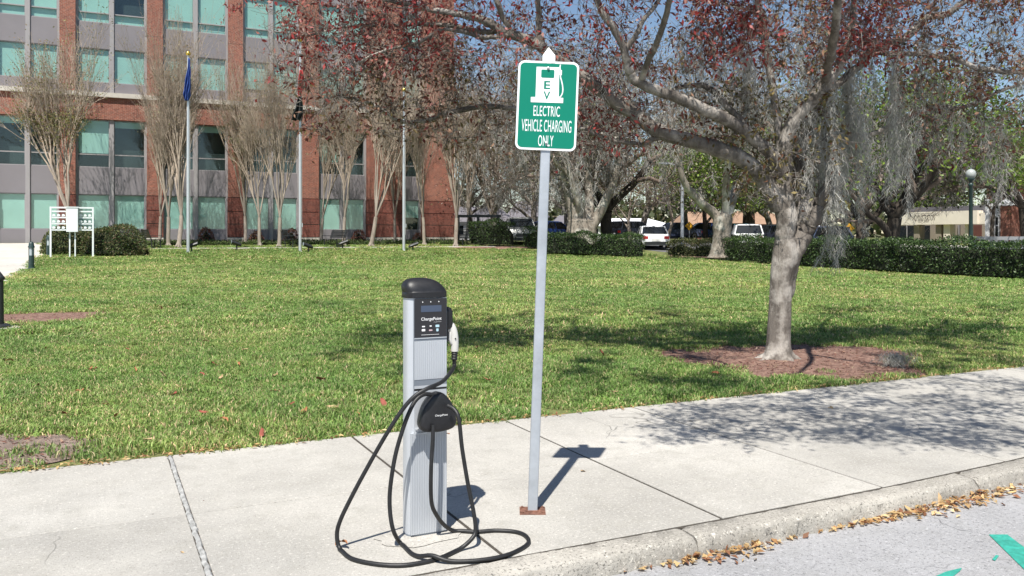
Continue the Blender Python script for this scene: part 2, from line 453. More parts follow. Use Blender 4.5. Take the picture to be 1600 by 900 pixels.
def strands(root, length, width, col, k=9, wander=.035, curl=.5):
    """hanging ribbons: Spanish moss"""
    n = len(root); seg = (length / (k - 1))[:, None]
    pts = np.empty((n, k, 3)); pts[:, 0] = root; h = rng.normal(0, .25, (n, 2))
    for i in range(1, k):
        h = h * .6 + rng.normal(0, curl, (n, 2))
        step = np.concatenate([h * seg * .55, -seg * rng.uniform(.8, 1.05, (n, 1))], axis=1)
        pts[:, i] = pts[:, i-1] + step
    side = rand_dirs(n); side[:, 2] *= .2; side = unit(side)
    w = width * np.linspace(1, .45, k)[None, :, None] * rng.uniform(.6, 1.4, (n, 1, 1))
    tw = rng.uniform(-1, 1, (n, k, 1)) * .6
    sd = unit(side[:, None, :] + tw * np.roll(side, 1, axis=1)[:, None, :])
    V = np.stack([pts - sd * w * .5, pts + sd * w * .5], axis=2)
    base = (np.arange(n) * k * 2)[:, None]; i = (np.arange(k - 1) * 2)[None, :]
    q = np.stack([base + i, base + i + 1, base + i + 3, base + i + 2], axis=-1).reshape(-1, 4)
    c = np.repeat(col * rng.uniform(.7, 1.25, (n, 1)), k * 2, axis=0)
    return V.reshape(-1, 3), q, c
def ropes(root, length, radius, strand_len, width, col, per_m, k=5, curl=.9):
    """fuzzy hanging clumps: many short curling ribbons along a slack, swaying line"""
    R0, L0 = [], []
    for p, ln in zip(root, length):
        n = max(6, int(ln * per_m)); s = np.sort(rng.uniform(0, 1, n)) ** .9
        sway = rng.normal(0, .10, 2) * ln; ph = rng.uniform(0, 6.28, 2); r = radius * (1.05 - .75 * s) * rng.uniform(.5, 1.3)
        c = np.empty((n, 3)); c[:, 0] = p[0] + sway[0]*s**1.5 + .035*ln*np.sin(s*7 + ph[0]) + rng.normal(0, 1, n)*r
        c[:, 1] = p[1] + sway[1]*s**1.5 + .035*ln*np.sin(s*7 + ph[1]) + rng.normal(0, 1, n)*r; c[:, 2] = p[2] - s*ln
        R0.append(c); L0.append(strand_len * rng.uniform(.4, 1.4, n))
    return strands(np.concatenate(R0), np.concatenate(L0), width, np.array(col), k, curl=curl)
def join_arrays(parts):
    V, Q, K, n = [], [], [], 0
    for v, q, c in parts: V.append(v); Q.append(q + n); K.append(c); n += len(v)
    return np.concatenate(V), np.concatenate(Q), np.concatenate(K)
def pick(cols, n, p=None):
    return np.array(cols)[rng.choice(len(cols), n, p=p)]

def text_mesh(body, height, width=None, space=1.0, bold=0.0):
    """flat lettering centred on 0,0 in x,z facing -y"""
    cu = bpy.data.curves.new('lettering', 'FONT'); cu.body = body; cu.size = 1; cu.align_x = 'CENTER'
    cu.extrude = 0; cu.offset = bold; cu.space_character = space
    o = bpy.data.objects.new('lettering', cu); C.objects.link(o)
    dg = bpy.context.evaluated_depsgraph_get(); dg.update()
    me = bpy.data.meshes.new_from_object(o.evaluated_get(dg))
    bpy.data.objects.remove(o); bpy.data.curves.remove(cu)
    n = len(me.vertices); v = np.empty(n * 3); me.vertices.foreach_get('co', v); v = v.reshape(-1, 3)
    mn, mx = v.min(0), v.max(0); sz = height / (mx[1] - mn[1]); sx = sz if width is None else width / (mx[0] - mn[0])
    w = np.zeros_like(v); w[:, 0] = (v[:, 0] - (mn[0]+mx[0])/2) * sx; w[:, 2] = (v[:, 1] - (mn[1]+mx[1])/2) * sz
    me.vertices.foreach_set('co', w.ravel()); me.update(); me.materials.clear()
    return me

def rrect(cx, cz, w, h, r, k=6):
    pts = []
    for sx, sz, a0 in ((1, 1, 0), (-1, 1, 90), (-1, -1, 180), (1, -1, 270)):
        for i in range(k + 1):
            a = R(a0 + 90 * i / k); pts.append((cx + sx * (w/2 - r) + r * math.cos(a), cz + sz * (h/2 - r) + r * math.sin(a)))
    return pts
def inside(x, y, poly):
    poly = np.asarray(poly); n = len(poly); c = np.zeros(np.shape(x), bool)
    for i in range(n):
        x0, y0 = poly[i][:2]; x1, y1 = poly[i-1][:2]
        cond = ((y0 > y) != (y1 > y)); xx = (x1 - x0) * (y - y0) / ((y1 - y0) if y1 != y0 else 1e-9) + x0
        c ^= cond & (x < xx)
    return c


# ================================================================== THE SETTING
BACK_Y, KERB_Y, KERB_F, MID_Y, ROAD_Z = 6.28, 3.60, 3.44, 4.92, -0.10
def koff(x): return .012 * max(0.0, min(x, 12) - 2.6) ** 2

# ground: one sheet that reaches the horizon
ys = np.concatenate([[-900, -300, -60, 6.0, 6.25, 6.28], np.arange(7, 62, 1.0), [70, 90, 130, 200, 400, 900, 2500]])
xs = np.concatenate([[-2500, -900, -300, -120], np.arange(-60, 121, 4.0), [200, 400, 900, 2500]])
gv = np.array([(x, y, (-.3 if y < 6.26 else gz(y))) for y in ys for x in xs])
nx = len(xs); i = np.arange(len(ys) - 1)[:, None] * nx; j = np.arange(nx - 1)[None, :]
gq = np.stack([i + j, i + j + 1, i + nx + j + 1, i + nx + j], -1).reshape(-1, 4)
tag(link('ground', np_mesh('ground', gv, gq), 'ground'), 'lawn soil under the grass', kind='structure')

# road with its sheet following the kerb
def strip(name, xs_, ya, yb, z, mat, kind='structure'):
    V, Q = [], []
    for k, x in enumerate(xs_):
        V += [(x, ya(x), z(x, ya(x))), (x, yb(x), z(x, yb(x)))]
        if k: Q.append((2*k-2, 2*k, 2*k+1, 2*k-1))
    o = link(name, np_mesh(name, V, Q), mat); o['kind'] = kind; return o
rx = list(np.arange(-60, -2, 4)) + list(np.arange(-2, 14, .5)) + list(np.arange(16, 100, 6))
strip('road', rx, lambda x: -40, lambda x: KERB_F + koff(x) + .05, lambda x, y: ROAD_Z, 'asphalt')

# painted marks on the road, children of a marking thing each
def road_patch(name, px, mat, label, group):
    pts = [G(a, b, flat=ROAD_Z + .004) for a, b in px]
    me = bpy.data.meshes.new(name); me.from_pydata([tuple(p) for p in pts], [], [list(range(len(pts)))]); me.update()
    return tag(link(name, me, mat), label, 'road marking', group)
road_patch('painted_line', [(1545, 835), (1574, 835), (1700, 930), (1680, 968)], 'green_paint', 'solid turquoise painted stripe on the pale road by the kerb', None)
road_patch('painted_fragment', [(1462, 900), (1478, 893), (1503, 887), (1500, 892), (1487, 902)], 'green_paint', 'flaking turquoise paint fragment, the larger one of two', None)
road_patch('painted_fragment', [(1550, 874), (1556, 867), (1561, 868), (1555, 876)], 'green_paint', 'tiny leftover speck of turquoise paint near the stripe', None)

# sidewalk: bed plus separate slabs
JX = [.452 - 1.25 * k for k in range(6, 0, -1)] + [.452, 1.72, 2.986, 4.217, 5.44] + [5.44 + 1.25 * k for k in range(1, 9)]
sw_bed = strip('sidewalk', list(np.arange(JX[0], JX[-1] + .01, .5)), lambda x: KERB_Y + koff(x) - .02, lambda x: BACK_Y - .01, lambda x, y: -.0042, 'joint')
tag(sw_bed, 'pale concrete sidewalk of large slabs along the lawn')
for k in range(len(JX) - 1):
    for row in (0, 1):
        wide = .016 if abs(JX[k] - .452) < .01 else .0100; wide2 = .016 if abs(JX[k+1] - .452) < .01 else .0100
        x0, x1 = JX[k] + wide, JX[k+1] - wide2
        def corner(x, front):
            if row == 0: return KERB_Y + koff(x) + .008 if front else MID_Y - .005
            return MID_Y + .005 if front else BACK_Y
        dz = rng.uniform(-.001, .0025); b = .003
        P4 = [(x0, corner(x0, 1)), (x1, corner(x1, 1)), (x1, corner(x1, 0)), (x0, corner(x0, 0))]
        cx = sum(p[0] for p in P4) / 4; cy = sum(p[1] for p in P4) / 4
        inn = [(p[0] + b * np.sign(cx - p[0]), p[1] + b * np.sign(cy - p[1])) for p in P4]
        mb = MB(); mb.loft([[(p[0], p[1], -.1) for p in P4], [(p[0], p[1], -.0035 + dz) for p in P4], [(p[0], p[1], dz) for p in inn]])
        o = mb.build('slab', 'slab', sw_bed)
# caulked expansion joint
cj = np.arange(KERB_Y + .02, BACK_Y, .03)
mb = MB(); mb.tube([(.452 + rng.normal(0, .0025), y, -.004 + rng.normal(0, .002)) for y in cj], [.0125 + abs(rng.normal(0, .002)) for y in cj], 7)
mb.build('joint_filler', 'caulk', sw_bed, True)

# kerb: separate cast lengths
kerb = strip('kerb', list(np.arange(-6, 16, .5)), lambda x: KERB_F + koff(x) + .04, lambda x: KERB_Y + koff(x) - .012, lambda x, y: -.05, 'joint')
tag(kerb, 'weathered concrete kerb between the sidewalk and the road')
kx = [2.7 + 2.2 * k for k in range(-4, 6)]
for k in range(len(kx) - 1):
    st = np.linspace(kx[k] + .006, kx[k+1] - .006, 60); rings = []
    for q, x in enumerate(st):
        o0 = koff(x); f = KERB_F + o0; bk = KERB_Y + o0 - .006; e = .012 if q in (0, len(st)-1) else 0
        w = lambda s=.006: rng.normal(0, s)
        rings.append([(x, bk, -.2), (x, f - .02 + w(), -.2), (x, f - .014 + w(), ROAD_Z), (x, f - .006 + w(), -.06 + w()), (x, f + e + w(.004), -.022 - e + w(.003)),
                      (x, f + .014 + e + w(.003), -.006 - e + w(.002)), (x, f + .045 + w(.003), .001 - e + w(.0015)), (x, bk - .012 + w(.003), .001 - e * .5 + w(.001)), (x, bk - abs(w(.003)), -.012)])
    mb = MB(); mb.loft(rings); mb.build('kerb_length', 'kerb', kerb, True, angle=50)

# driveway on the left, path in front of the building
drive_poly = [G(2, 449), G(40, 424), G(67, 399), G(66, 381)]
dp = [np.array((-30., 20., 0)), np.array((-5.2, 20., 0))] + [np.array((p[0], p[1], 0)) for p in drive_poly[:3]] + [np.array((drive_poly[2][0] + .2, 50., 0)), np.array((xcol(66, 54), 54.6, 0)), np.array((-30., 54.6, 0))]
def sheet_poly(name, poly, mat, up=.006, label=None, step=1.2, kind='structure'):
    """a polygon laid on the terrain as a fine grid of cells clipped per row"""
    P2 = np.array([p[:2] for p in poly]); y0, y1 = P2[:, 1].min(), P2[:, 1].max(); V, Q = [], []
    yy = np.unique(np.concatenate([np.arange(y0, y1, step), [y1], P2[:, 1], [t for t in TY if y0 < t < y1]]))
    def span(y):
        y = min(max(y, y0 + 1e-4), y1 - 1e-4); xs_ = []
        for k in range(len(P2)):
            a, b = P2[k-1], P2[k]
            if (a[1] > y) != (b[1] > y): xs_.append(a[0] + (b[0]-a[0]) * (y-a[1]) / (b[1]-a[1]))
        return min(xs_), max(xs_)
    for k, y in enumerate(yy):
        a, b = span(y); V += [(a, y, gz(y) + up), (b, y, gz(y) + up)]
        if k: Q.append((2*k-2, 2*k-1, 2*k+1, 2*k))
    o = link(name, np_mesh(name, V, Q), mat); o['kind'] = kind
    if label: o['label'] = label
    return o
sheet_poly('driveway', dp, 'drive', .012, 'pale concrete driveway at the edge of the lawn')
path_y = (47.3, 48.4)
sheet_poly('path', [(xcol(225, 47.9), path_y[0]), (xcol(800, 47.9), path_y[0]), (xcol(800, 47.9), path_y[1]), (xcol(225, 47.9), path_y[1])], 'drive', .012, 'narrow pale path beneath the bare trees')
sheet_poly('street', [(30.5, 12), (43.0, 12), (43.0, 160), (30.5, 160)], 'street', .012, 'side street behind the hedges', 4)
sheet_poly('street', [(43.0, 12), (62.0, 12), (62.0, 48), (43.0, 48)], 'drive', .016, 'pale parking court by the church', 4)

# mulch beds and bare soil
def bed(name, cen, rx_, ry_, mat, label, rot=0, n=48, h=.03, seed=1):
    r2 = np.random.default_rng(seed); V = [(cen[0], cen[1], gz(cen[1]) + h)]; T = []; pts = []
    ph = r2.uniform(0, 6.28, 5)
    for ring_ in (.5, .85, 1.0):
        for k in range(n):
            a = 2 * math.pi * k / n; w = 1 + .07 * math.sin(3*a + ph[0]) + .05 * math.sin(5*a + ph[1]) + .035 * math.sin(9*a+ph[2]) + r2.normal(0, .012)
            x = rx_ * math.cos(a) * ring_ * w; y = ry_ * math.sin(a) * ring_ * w
            X, Y = cen[0] + x * math.cos(rot) - y * math.sin(rot), cen[1] + x * math.sin(rot) + y * math.cos(rot)
            Y = max(Y, BACK_Y + .012)
            V.append((X, Y, max(gz(Y), -.01) + h * (1.15 - ring_) + .004 + r2.normal(0, .004) * (ring_ < 1)))
            if ring_ == 1.0: pts.append((X, Y))
    for k in range(n): T.append((0, 1 + k, 1 + (k+1) % n))
    Q = [(1 + r_*n + k, 1 + (r_+1)*n + k, 1 + (r_+1)*n + (k+1) % n, 1 + r_*n + (k+1) % n) for r_ in (0, 1) for k in range(n)]
    o = link(name, np_mesh(name, V, Q, T), mat); o['kind'] = 'structure'; o['label'] = label
    return pts
tree_base = G(1217, 563)
bed_c = (tree_base[0] + .22, tree_base[1] - .05)
beds = [bed('mulch_bed', bed_c, 1.62, 1.38, 'mulch', 'reddish mulch bed around the foot of the leaning tree', -.12, seed=3)]
sp0 = G(-20, 500); beds.append(bed('mulch_bed', sp0, 2.1, 1.0, 'mulch', 'mulch patch round the black post', 0, seed=5))
s1 = G(0, 705); beds.append(bed('soil_patch', (s1[0] - .25, s1[1] - .05), .86, .62, 'soil', 'bare reddish soil patch at the sidewalk edge', 0, seed=8))
m1 = G(1118, 402); beds.append(bed('mulch_bed', (m1[0], m1[1] + .3), 2.4, 1.3, 'mulch', 'mulch bed below the pale forked tree', -.5, seed=9))
m2 = G(800, 389); beds.append(bed('mulch_bed', (m2[0], m2[1] + .8), 4.2, 1.2, 'mulch', 'mulch strip in front of the clipped hedge', -.2, seed=12))

# ------------------------------------------------------------------ grass
def tuft(seed, n=150, rad=.15, hmin=.028, hmax=.068):
    r2 = np.random.default_rng(seed)
    a = r2.uniform(0, 2*math.pi, n); r_ = rad * np.sqrt(r2.uniform(0, 1, n))
    base = np.stack([r_*np.cos(a), r_*np.sin(a), np.zeros(n)], 1)
    h = r2.uniform(hmin, hmax, n); la = r2.uniform(0, 2*math.pi, n); lean = r2.uniform(.15, 1.1, n)
    ld = np.stack([np.cos(la), np.sin(la), np.zeros(n)], 1)
    mid = base + ld * (h*lean*.35)[:, None]; mid[:, 2] = h*.62
    tip = base + ld * (h*lean*1.0)[:, None]; tip[:, 2] = h * (1 - .25*lean)
    wa = la + math.pi/2 + r2.normal(0, .5, n); wd = np.stack([np.cos(wa), np.sin(wa), np.zeros(n)], 1) * (r2.uniform(.0024, .0048, n))[:, None]
    V = np.stack([base - wd, base + wd, mid + wd*.9, mid - wd*.9, tip], 1).reshape(-1, 3)
    k = np.arange(n)[:, None]*5
    Q = k + np.array([[0, 1, 2, 3]]); T = k + np.array([[3, 2, 4]])
    greens = np.array([(.135, .252, .056), (.178, .31, .078), (.085, .172, .039), (.255, .348, .13), (.42, .38, .20), (.50, .44, .26)])
    c = greens[r2.choice(6, n, p=[.28, .27, .19, .15, .07, .04])] * r2.uniform(.8, 1.2, (n, 1))
    cc = np.repeat(c, 5, axis=0); cc = cc.reshape(n, 5, 3); cc[:, 4] *= 1.15; cc[:, :2] = cc[:, :2] * .75 + np.array((.12, .11, .05)) * .25
    me = np_mesh('grass_tuft', V, Q, T, cc.reshape(-1, 3)); me.materials.append(M['grass'])
    return me
tuft_col = bpy.data.collections.new('grass_tufts')
for k in range(6):
    tuft_col.objects.link(bpy.data.objects.new('grass_tuft_%d' % k, tuft(50 + k)))
def lawn_points():
    pts, scl = [], []
    for d0, d1, s, dens in ((5.2, 12, 1.0, 80), (12, 22, 1.7, 26), (22, 36, 2.6, 12), (36, 54, 3.6, 6.5)):
        hw = .68 * d1 + 2; area = 2*hw*(d1 - d0); n = int(area*dens)
        d = rng.uniform(d0, d1, n); lat = rng.uniform(-hw, hw, n)
        k = np.abs(lat) < .66*d + 2.0; d, lat = d[k], lat[k]
        x = d*SA + lat*CA; y = d*CA - lat*SA
        ok = (y > BACK_Y + .05*s + .02) & (y < 53.5)
        ok &= ~((y > path_y[0] - .12) & (y < path_y[1] + .1) & (x > xcol(215, 47.9)))
        ok &= ~inside(x, y, [p[:2] for p in dp])
        ok &= ~((x > 28.2) & (y > 10))
        thin = np.sin(x*.9 + 1.3*np.sin(y*.7)) * np.sin(y*1.1 + np.sin(x*1.9)) ; ok &= ~((thin > .55) & (rng.uniform(0, 1, len(x)) < .45))
        for b in beds:
            bx = np.array(b); c0 = bx.mean(0)
            rr = 1 + rng.normal(0, .05, len(x))
            ok &= ~inside(c0[0] + (x - c0[0]) * 1.03 * rr, c0[1] + (y - c0[1]) * 1.03 * rr, b) | (rng.uniform(0, 1, len(x)) < .012)
        # trodden soil edge at the left
        ok &= ~((x < .0) & (y < 6.7) & (rng.uniform(0, 1, len(x)) < .4))
        x, y = x[ok], y[ok]
        pts.append(np.stack([x, y, np.interp(y, TY, TZ)], 1))
        v = rng.uniform(.8, 1.25, len(x)) * s
        # a fringe grows lower and thinner at the sidewalk's edge
        hgt = np.where(y < BACK_Y + .18, .75, 1.0) * rng.uniform(.7, 1.15, len(x)) * (1 + .22*np.sin(x*1.7 + np.sin(y*1.1)*2) * np.sin(y*1.3 + .7*x))
        scl.append(np.stack([v, v, s**.25 * hgt], 1))
    return np.concatenate(pts), np.concatenate(scl)
lp, lsc = lawn_points()
me = bpy.data.meshes.new('lawn_grass'); me.vertices.add(len(lp)); me.vertices.foreach_set('co', lp.astype(np.float32).ravel())
def attr(me, name, typ, data, key):
    a = me.attributes.new(name, typ, 'POINT'); a.data.foreach_set(key, data.ravel())
rot = np.zeros((len(lp), 3), np.float32); rot[:, 2] = rng.uniform(0, 6.283, len(lp)); rot[:, :2] = rng.normal(0, .05, (len(lp), 2))
attr(me, 'rot', 'FLOAT_VECTOR', rot, 'vector'); attr(me, 'scl', 'FLOAT_VECTOR', lsc.astype(np.float32), 'vector')
attr(me, 'idx', 'INT', rng.integers(0, 6, len(lp)).astype(np.int32), 'value')
me.update()
ng = bpy.data.node_groups.new('scatter_grass', 'GeometryNodeTree')
ng.interface.new_socket('Geometry', in_out='INPUT', socket_type='NodeSocketGeometry')
ng.interface.new_socket('Geometry', in_out='OUTPUT', socket_type='NodeSocketGeometry')
gi = ng.nodes.new('NodeGroupInput'); go = ng.nodes.new('NodeGroupOutput')
ci = ng.nodes.new('GeometryNodeCollectionInfo'); ci.inputs['Collection'].default_value = tuft_col
ci.inputs['Separate Children'].default_value = True; ci.inputs['Reset Children'].default_value = True
ip = ng.nodes.new('GeometryNodeInstanceOnPoints'); ip.inputs['Pick Instance'].default_value = True
def named(nm, dt):
    n = ng.nodes.new('GeometryNodeInputNamedAttribute'); n.data_type = dt; n.inputs['Name'].default_value = nm
    return [o for o in n.outputs if o.enabled and o.name == 'Attribute'][0]
e2r = ng.nodes.new('FunctionNodeEulerToRotation')
ng.links.new(named('rot', 'FLOAT_VECTOR'), e2r.inputs[0]); ng.links.new(e2r.outputs[0], ip.inputs['Rotation'])
ng.links.new(named('scl', 'FLOAT_VECTOR'), ip.inputs['Scale']); ng.links.new(named('idx', 'INT'), ip.inputs['Instance Index'])
ng.links.new(gi.outputs[0], ip.inputs['Points']); ng.links.new(ci.outputs[0], ip.inputs['Instance']); ng.links.new(ip.outputs[0], go.inputs[0])
go_ = bpy.data.objects.new('grass', me); C.objects.link(go_)
md = go_.modifiers.new('scatter', 'NODES'); md.node_group = ng
tag(go_, 'short mown lawn grass, green with straw-coloured patches', 'grass', kind='stuff')

# ================================================================== THE BRICK OFFICE BUILDING
YF = 55.0
def office():
    base_z = gz(YF)
    X = lambda px: xcol(px, YF)
    ref = depth(X(170), YF)
    Z = lambda py: CAM_H - (py - HOR) / F_PX * ref
    x_org = X(93)
    root = empty('office_building', (x_org, YF, 0), 0, 'red brick office building with mint blinds behind tinted windows', 'building')
    L = lambda x: x - x_org
    piers = [(-160, -134), (-33, -8), (93, 118), (229.5, 254), (356, 379), (467, 497), (572, 627), (658, 708)]
    top = 21.0
    zb, zw0, zw1, zs1, zw2, zb1, zc0, zc1, zw3b, zw3t, zs3, zw4t = (base_z - .3, Z(358.5), Z(304), Z(262), Z(188), Z(153), Z(153), Z(146), Z(130), Z(77), Z(37), Z(37) + 2.6)
    # wall behind everything
    MB().box(L(X(-160)), L(X(706)), 1.1, 24, zb, top).build('rear_wall', 'brick', root)
    def rib(name, mat, x0, x1, y0, z0, z1, par=root, y1=.5):
        return MB().box(x0, x1, y0, y1, z0, z1).build(name, mat, par)
    rows = [Z(379.5), Z(371), Z(349), Z(328), Z(305)]
    for a, b in piers:
        x0, x1 = L(X(a)), L(X(b))
        p = rib('pier', 'brick', x0, x1, -.22, rows[4] + .02, zc0 + .0, y1=1.12)
        rib('footing', 'cornice', x0 - .03, x1 + .03, -.30, zb, rows[1] - .02, p)
        for k in range(1, 4): rib('brick_block', 'block', x0 - .03, x1 + .03, -.255, rows[k] + .02, rows[k+1] - .02, p)
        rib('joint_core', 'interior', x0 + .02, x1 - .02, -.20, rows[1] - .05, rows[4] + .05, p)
        rib('upper_pier', 'brick', x0, x1, -.22, zc1 + .002, zs3 - .55, y1=1.12)
        rib('top_pier', 'brick', x0, x1, -.22, zs3 - .53, top, y1=1.12)
        rib('joint_core', 'interior', x0 + .02, x1 - .02, -.19, zs3 - .56, zs3 - .52, y1=1.0)
    # pale string course over a brick band
    rib('string_course', 'cornice', L(X(-160)), L(X(708)) + .04, -.34, zc0, zc1, y1=1.1)
    bays = [(piers[k][1], piers[k+1][0]) for k in range(len(piers) - 1)]
    bm_share = {}
    for bi, (a, b) in enumerate(bays):
        x0, x1 = L(X(a)), L(X(b)); w = x1 - x0
        rib('brick_band', 'brick', x0 + .002, x1 - .002, -.17, zw2 + .02, zc0 - .002, y1=1.1)
        narrow = w < 2.6
        xm = (x0 + x1) / 2; mw = .11
        cells = [(x0 + .1, x1 - .1)] if narrow else [(x0 + .1, xm - mw), (xm + mw, x1 - .1)]
        # grey spandrel panels, one per cell, with mullions between
        for z0, z1 in ((zb, zw0), (zw1, zs1), (zc1 + .002, zw3b), (zw3t, zs3), (zw4t, top)):
            for c0, c1 in cells: rib('spandrel_panel', 'panel', c0 - .02, c1 + .02, .02, z0 + .004, z1 - .004, y1=.6)
        if not narrow:
            rib('mullion', 'mullion', xm - mw, xm + mw, -.05, zb, zw2 + .018, y1=.55)
            rib('mullion', 'mullion', xm - mw, xm + mw, -.05, zc1 + .003, top, y1=.55)
        for jx0, jx1 in ((x0 + .002, x0 + .1), (x1 - .1, x1 - .002)):
            rib('jamb', 'mullion', jx0, jx1, -.02, zb, zw2 + .018, y1=.55); rib('jamb', 'mullion', jx0, jx1, -.02, zc1 + .003, top, y1=.55)
        for fl, (z0, z1, bar) in enumerate(((zw0, zw1, None), (zs1, zw2, .27), (zw3b, zw3t, None), (zs3, zw4t, .22))):
            for ci_, (c0, c1) in enumerate(cells):
                mb = MB(); t = .045
                mb.box(c0, c0 + t, .06, .2, z0, z1); mb.box(c1 - t, c1, .06, .2, z0, z1)
                mb.box(c0 + t, c1 - t, .06, .2, z0, z0 + t); mb.box(c0 + t, c1 - t, .06, .2, z1 - t, z1)
                if bar: mb.box(c0 + t, c1 - t, .05, .2, z0 + (z1-z0)*bar - .03, z0 + (z1-z0)*bar + .03)
                wdw = mb.build('window', 'mullion', root)
                rib('pane', 'glass', c0 + t, c1 - t, .135, z0 + t, z1 - t, wdw, .147)
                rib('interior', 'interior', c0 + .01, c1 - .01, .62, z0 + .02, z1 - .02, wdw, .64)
                h = rng.uniform(0, 1)
                if fl == 1:
                    zl = z1 - (z1 - z0) * (.15 if h < .7 else .7)
                elif fl == 0 and narrow: zl = z0 + (z1 - z0) * .42
                elif fl == 3 and bi == 2 and ci_ == 1: zl = z1 - .05
                else: zl = z0 + t + (.01 if h < .72 or fl == 0 else rng.uniform(.1, .5))
                if zl < z1 - .1: rib('blind', 'blind', c0 + t + .01, c1 - t - .01, .20, zl, z1 - t - .01, wdw, .21)
                if fl == 3 and bar: rib('sill_blind', 'blind', c0 + t + .01, c1 - t - .01, .215, z0 + t, z0 + (z1-z0)*bar - .03, wdw, .225)
    MB().box(L(X(-160)) - .1, L(X(708)) + .1, -.3, 24.2, top, top + .5).build('parapet', 'cornice', root)
office()

# ================================================================== CHURCH BUILDINGS ACROSS THE STREET (facing -X)
def admin():
    xf = 66.0
    # picture column to world y along the front plane x = xf
    Yc = lambda px: xf / math.tan(A + math.atan((px - 800) / F_PX))
    y_l, y_r = Yc(1372), Yc(1547)            # far end, near end
    org = (xf, y_r, 0); root = empty('administration_building', org, 0, 'low cream administration building with dark lettering on its fascia', 'building')
    dm = depth(xf, (y_l + y_r) / 2); Z = lambda py: CAM_H - (py - HOR) / F_PX * dm
    base = gz(45) - .3
    def bx(name, mat, xa, xb, pa, pb, za, zb, par=root):
        ya, yb = sorted((Yc(pa) - y_r, Yc(pb) - y_r)); return MB().box(xa, xb, ya, yb, za, zb).build(name, mat, par)
    zf0, zf1 = Z(351), Z(331)
    fa = bx('fascia', 'cream', -.6, .2, 1413, 1534, zf0, zf1)
    bx('fascia_return', 'cream', -.4, .2, 1397, 1412.9, zf0 - .05, zf1 - .15)
    bx('fascia_return', 'cream', -.4, .2, 1534.1, 1547, zf0, zf1 - .2)
    bx('wall', 'shaded_beige', 1.9, 13, 1372, 1547, base, zf1 - .3)
    bx('roof', 'slate', 2.0, 13.5, 1372, 1547, zf1 - .28, Z(322))
    for a, b, m in ((1378, 1430.5, 'dark_glass'), (1441, 1465, 'dark_glass'), (1474.5, 1477.5, 'dark_glass'), (1489, 1511, 'brown_wall'), (1518, 1535, 'interior')):
        w = bx('window' if m == 'dark_glass' else 'recess', m, 1.84, 1.9 - .002, a, b, base + .5, zf0 - .05)
        if m == 'dark_glass':
            for q in range(1, 3): c = a + (b-a)*q/3; bx('frame_bar', 'mullion', 1.78, 1.838, c - .4, c + .4, base + .5, zf0 - .05, w)
    for a, b in ((1431.5, 1440), (1465.5, 1474), (1478, 1488), (1511.5, 1516)):
        bx('column', 'shaded_beige' if a < 1470 else 'cream', -.3, .4, a, b, base, zf0 - .003)
    # lettering faces -X: rotate -90 degrees about Z
    yc = (Yc(1434 + 8) - y_r)
    for body, h, wpx, py in (('FIRST UNITED METHODIST CHURCH', .30, (1427, 1475), 335.5), ('ADMINISTRATION', .50, (1434, 1468), 340.5), ('302 W. BAKER', .26, (1442, 1459), 345.3)):
        ww = abs(Yc(wpx[0]) - Yc(wpx[1]))
        o = link('lettering', text_mesh(body, h, ww, bold=.0), 'dark_letter', fa)
        o.location = (-.604, (Yc(wpx[0]) + Yc(wpx[1])) / 2 - y_r, Z(py)); o.rotation_euler = (0, 0, R(-90))
admin()

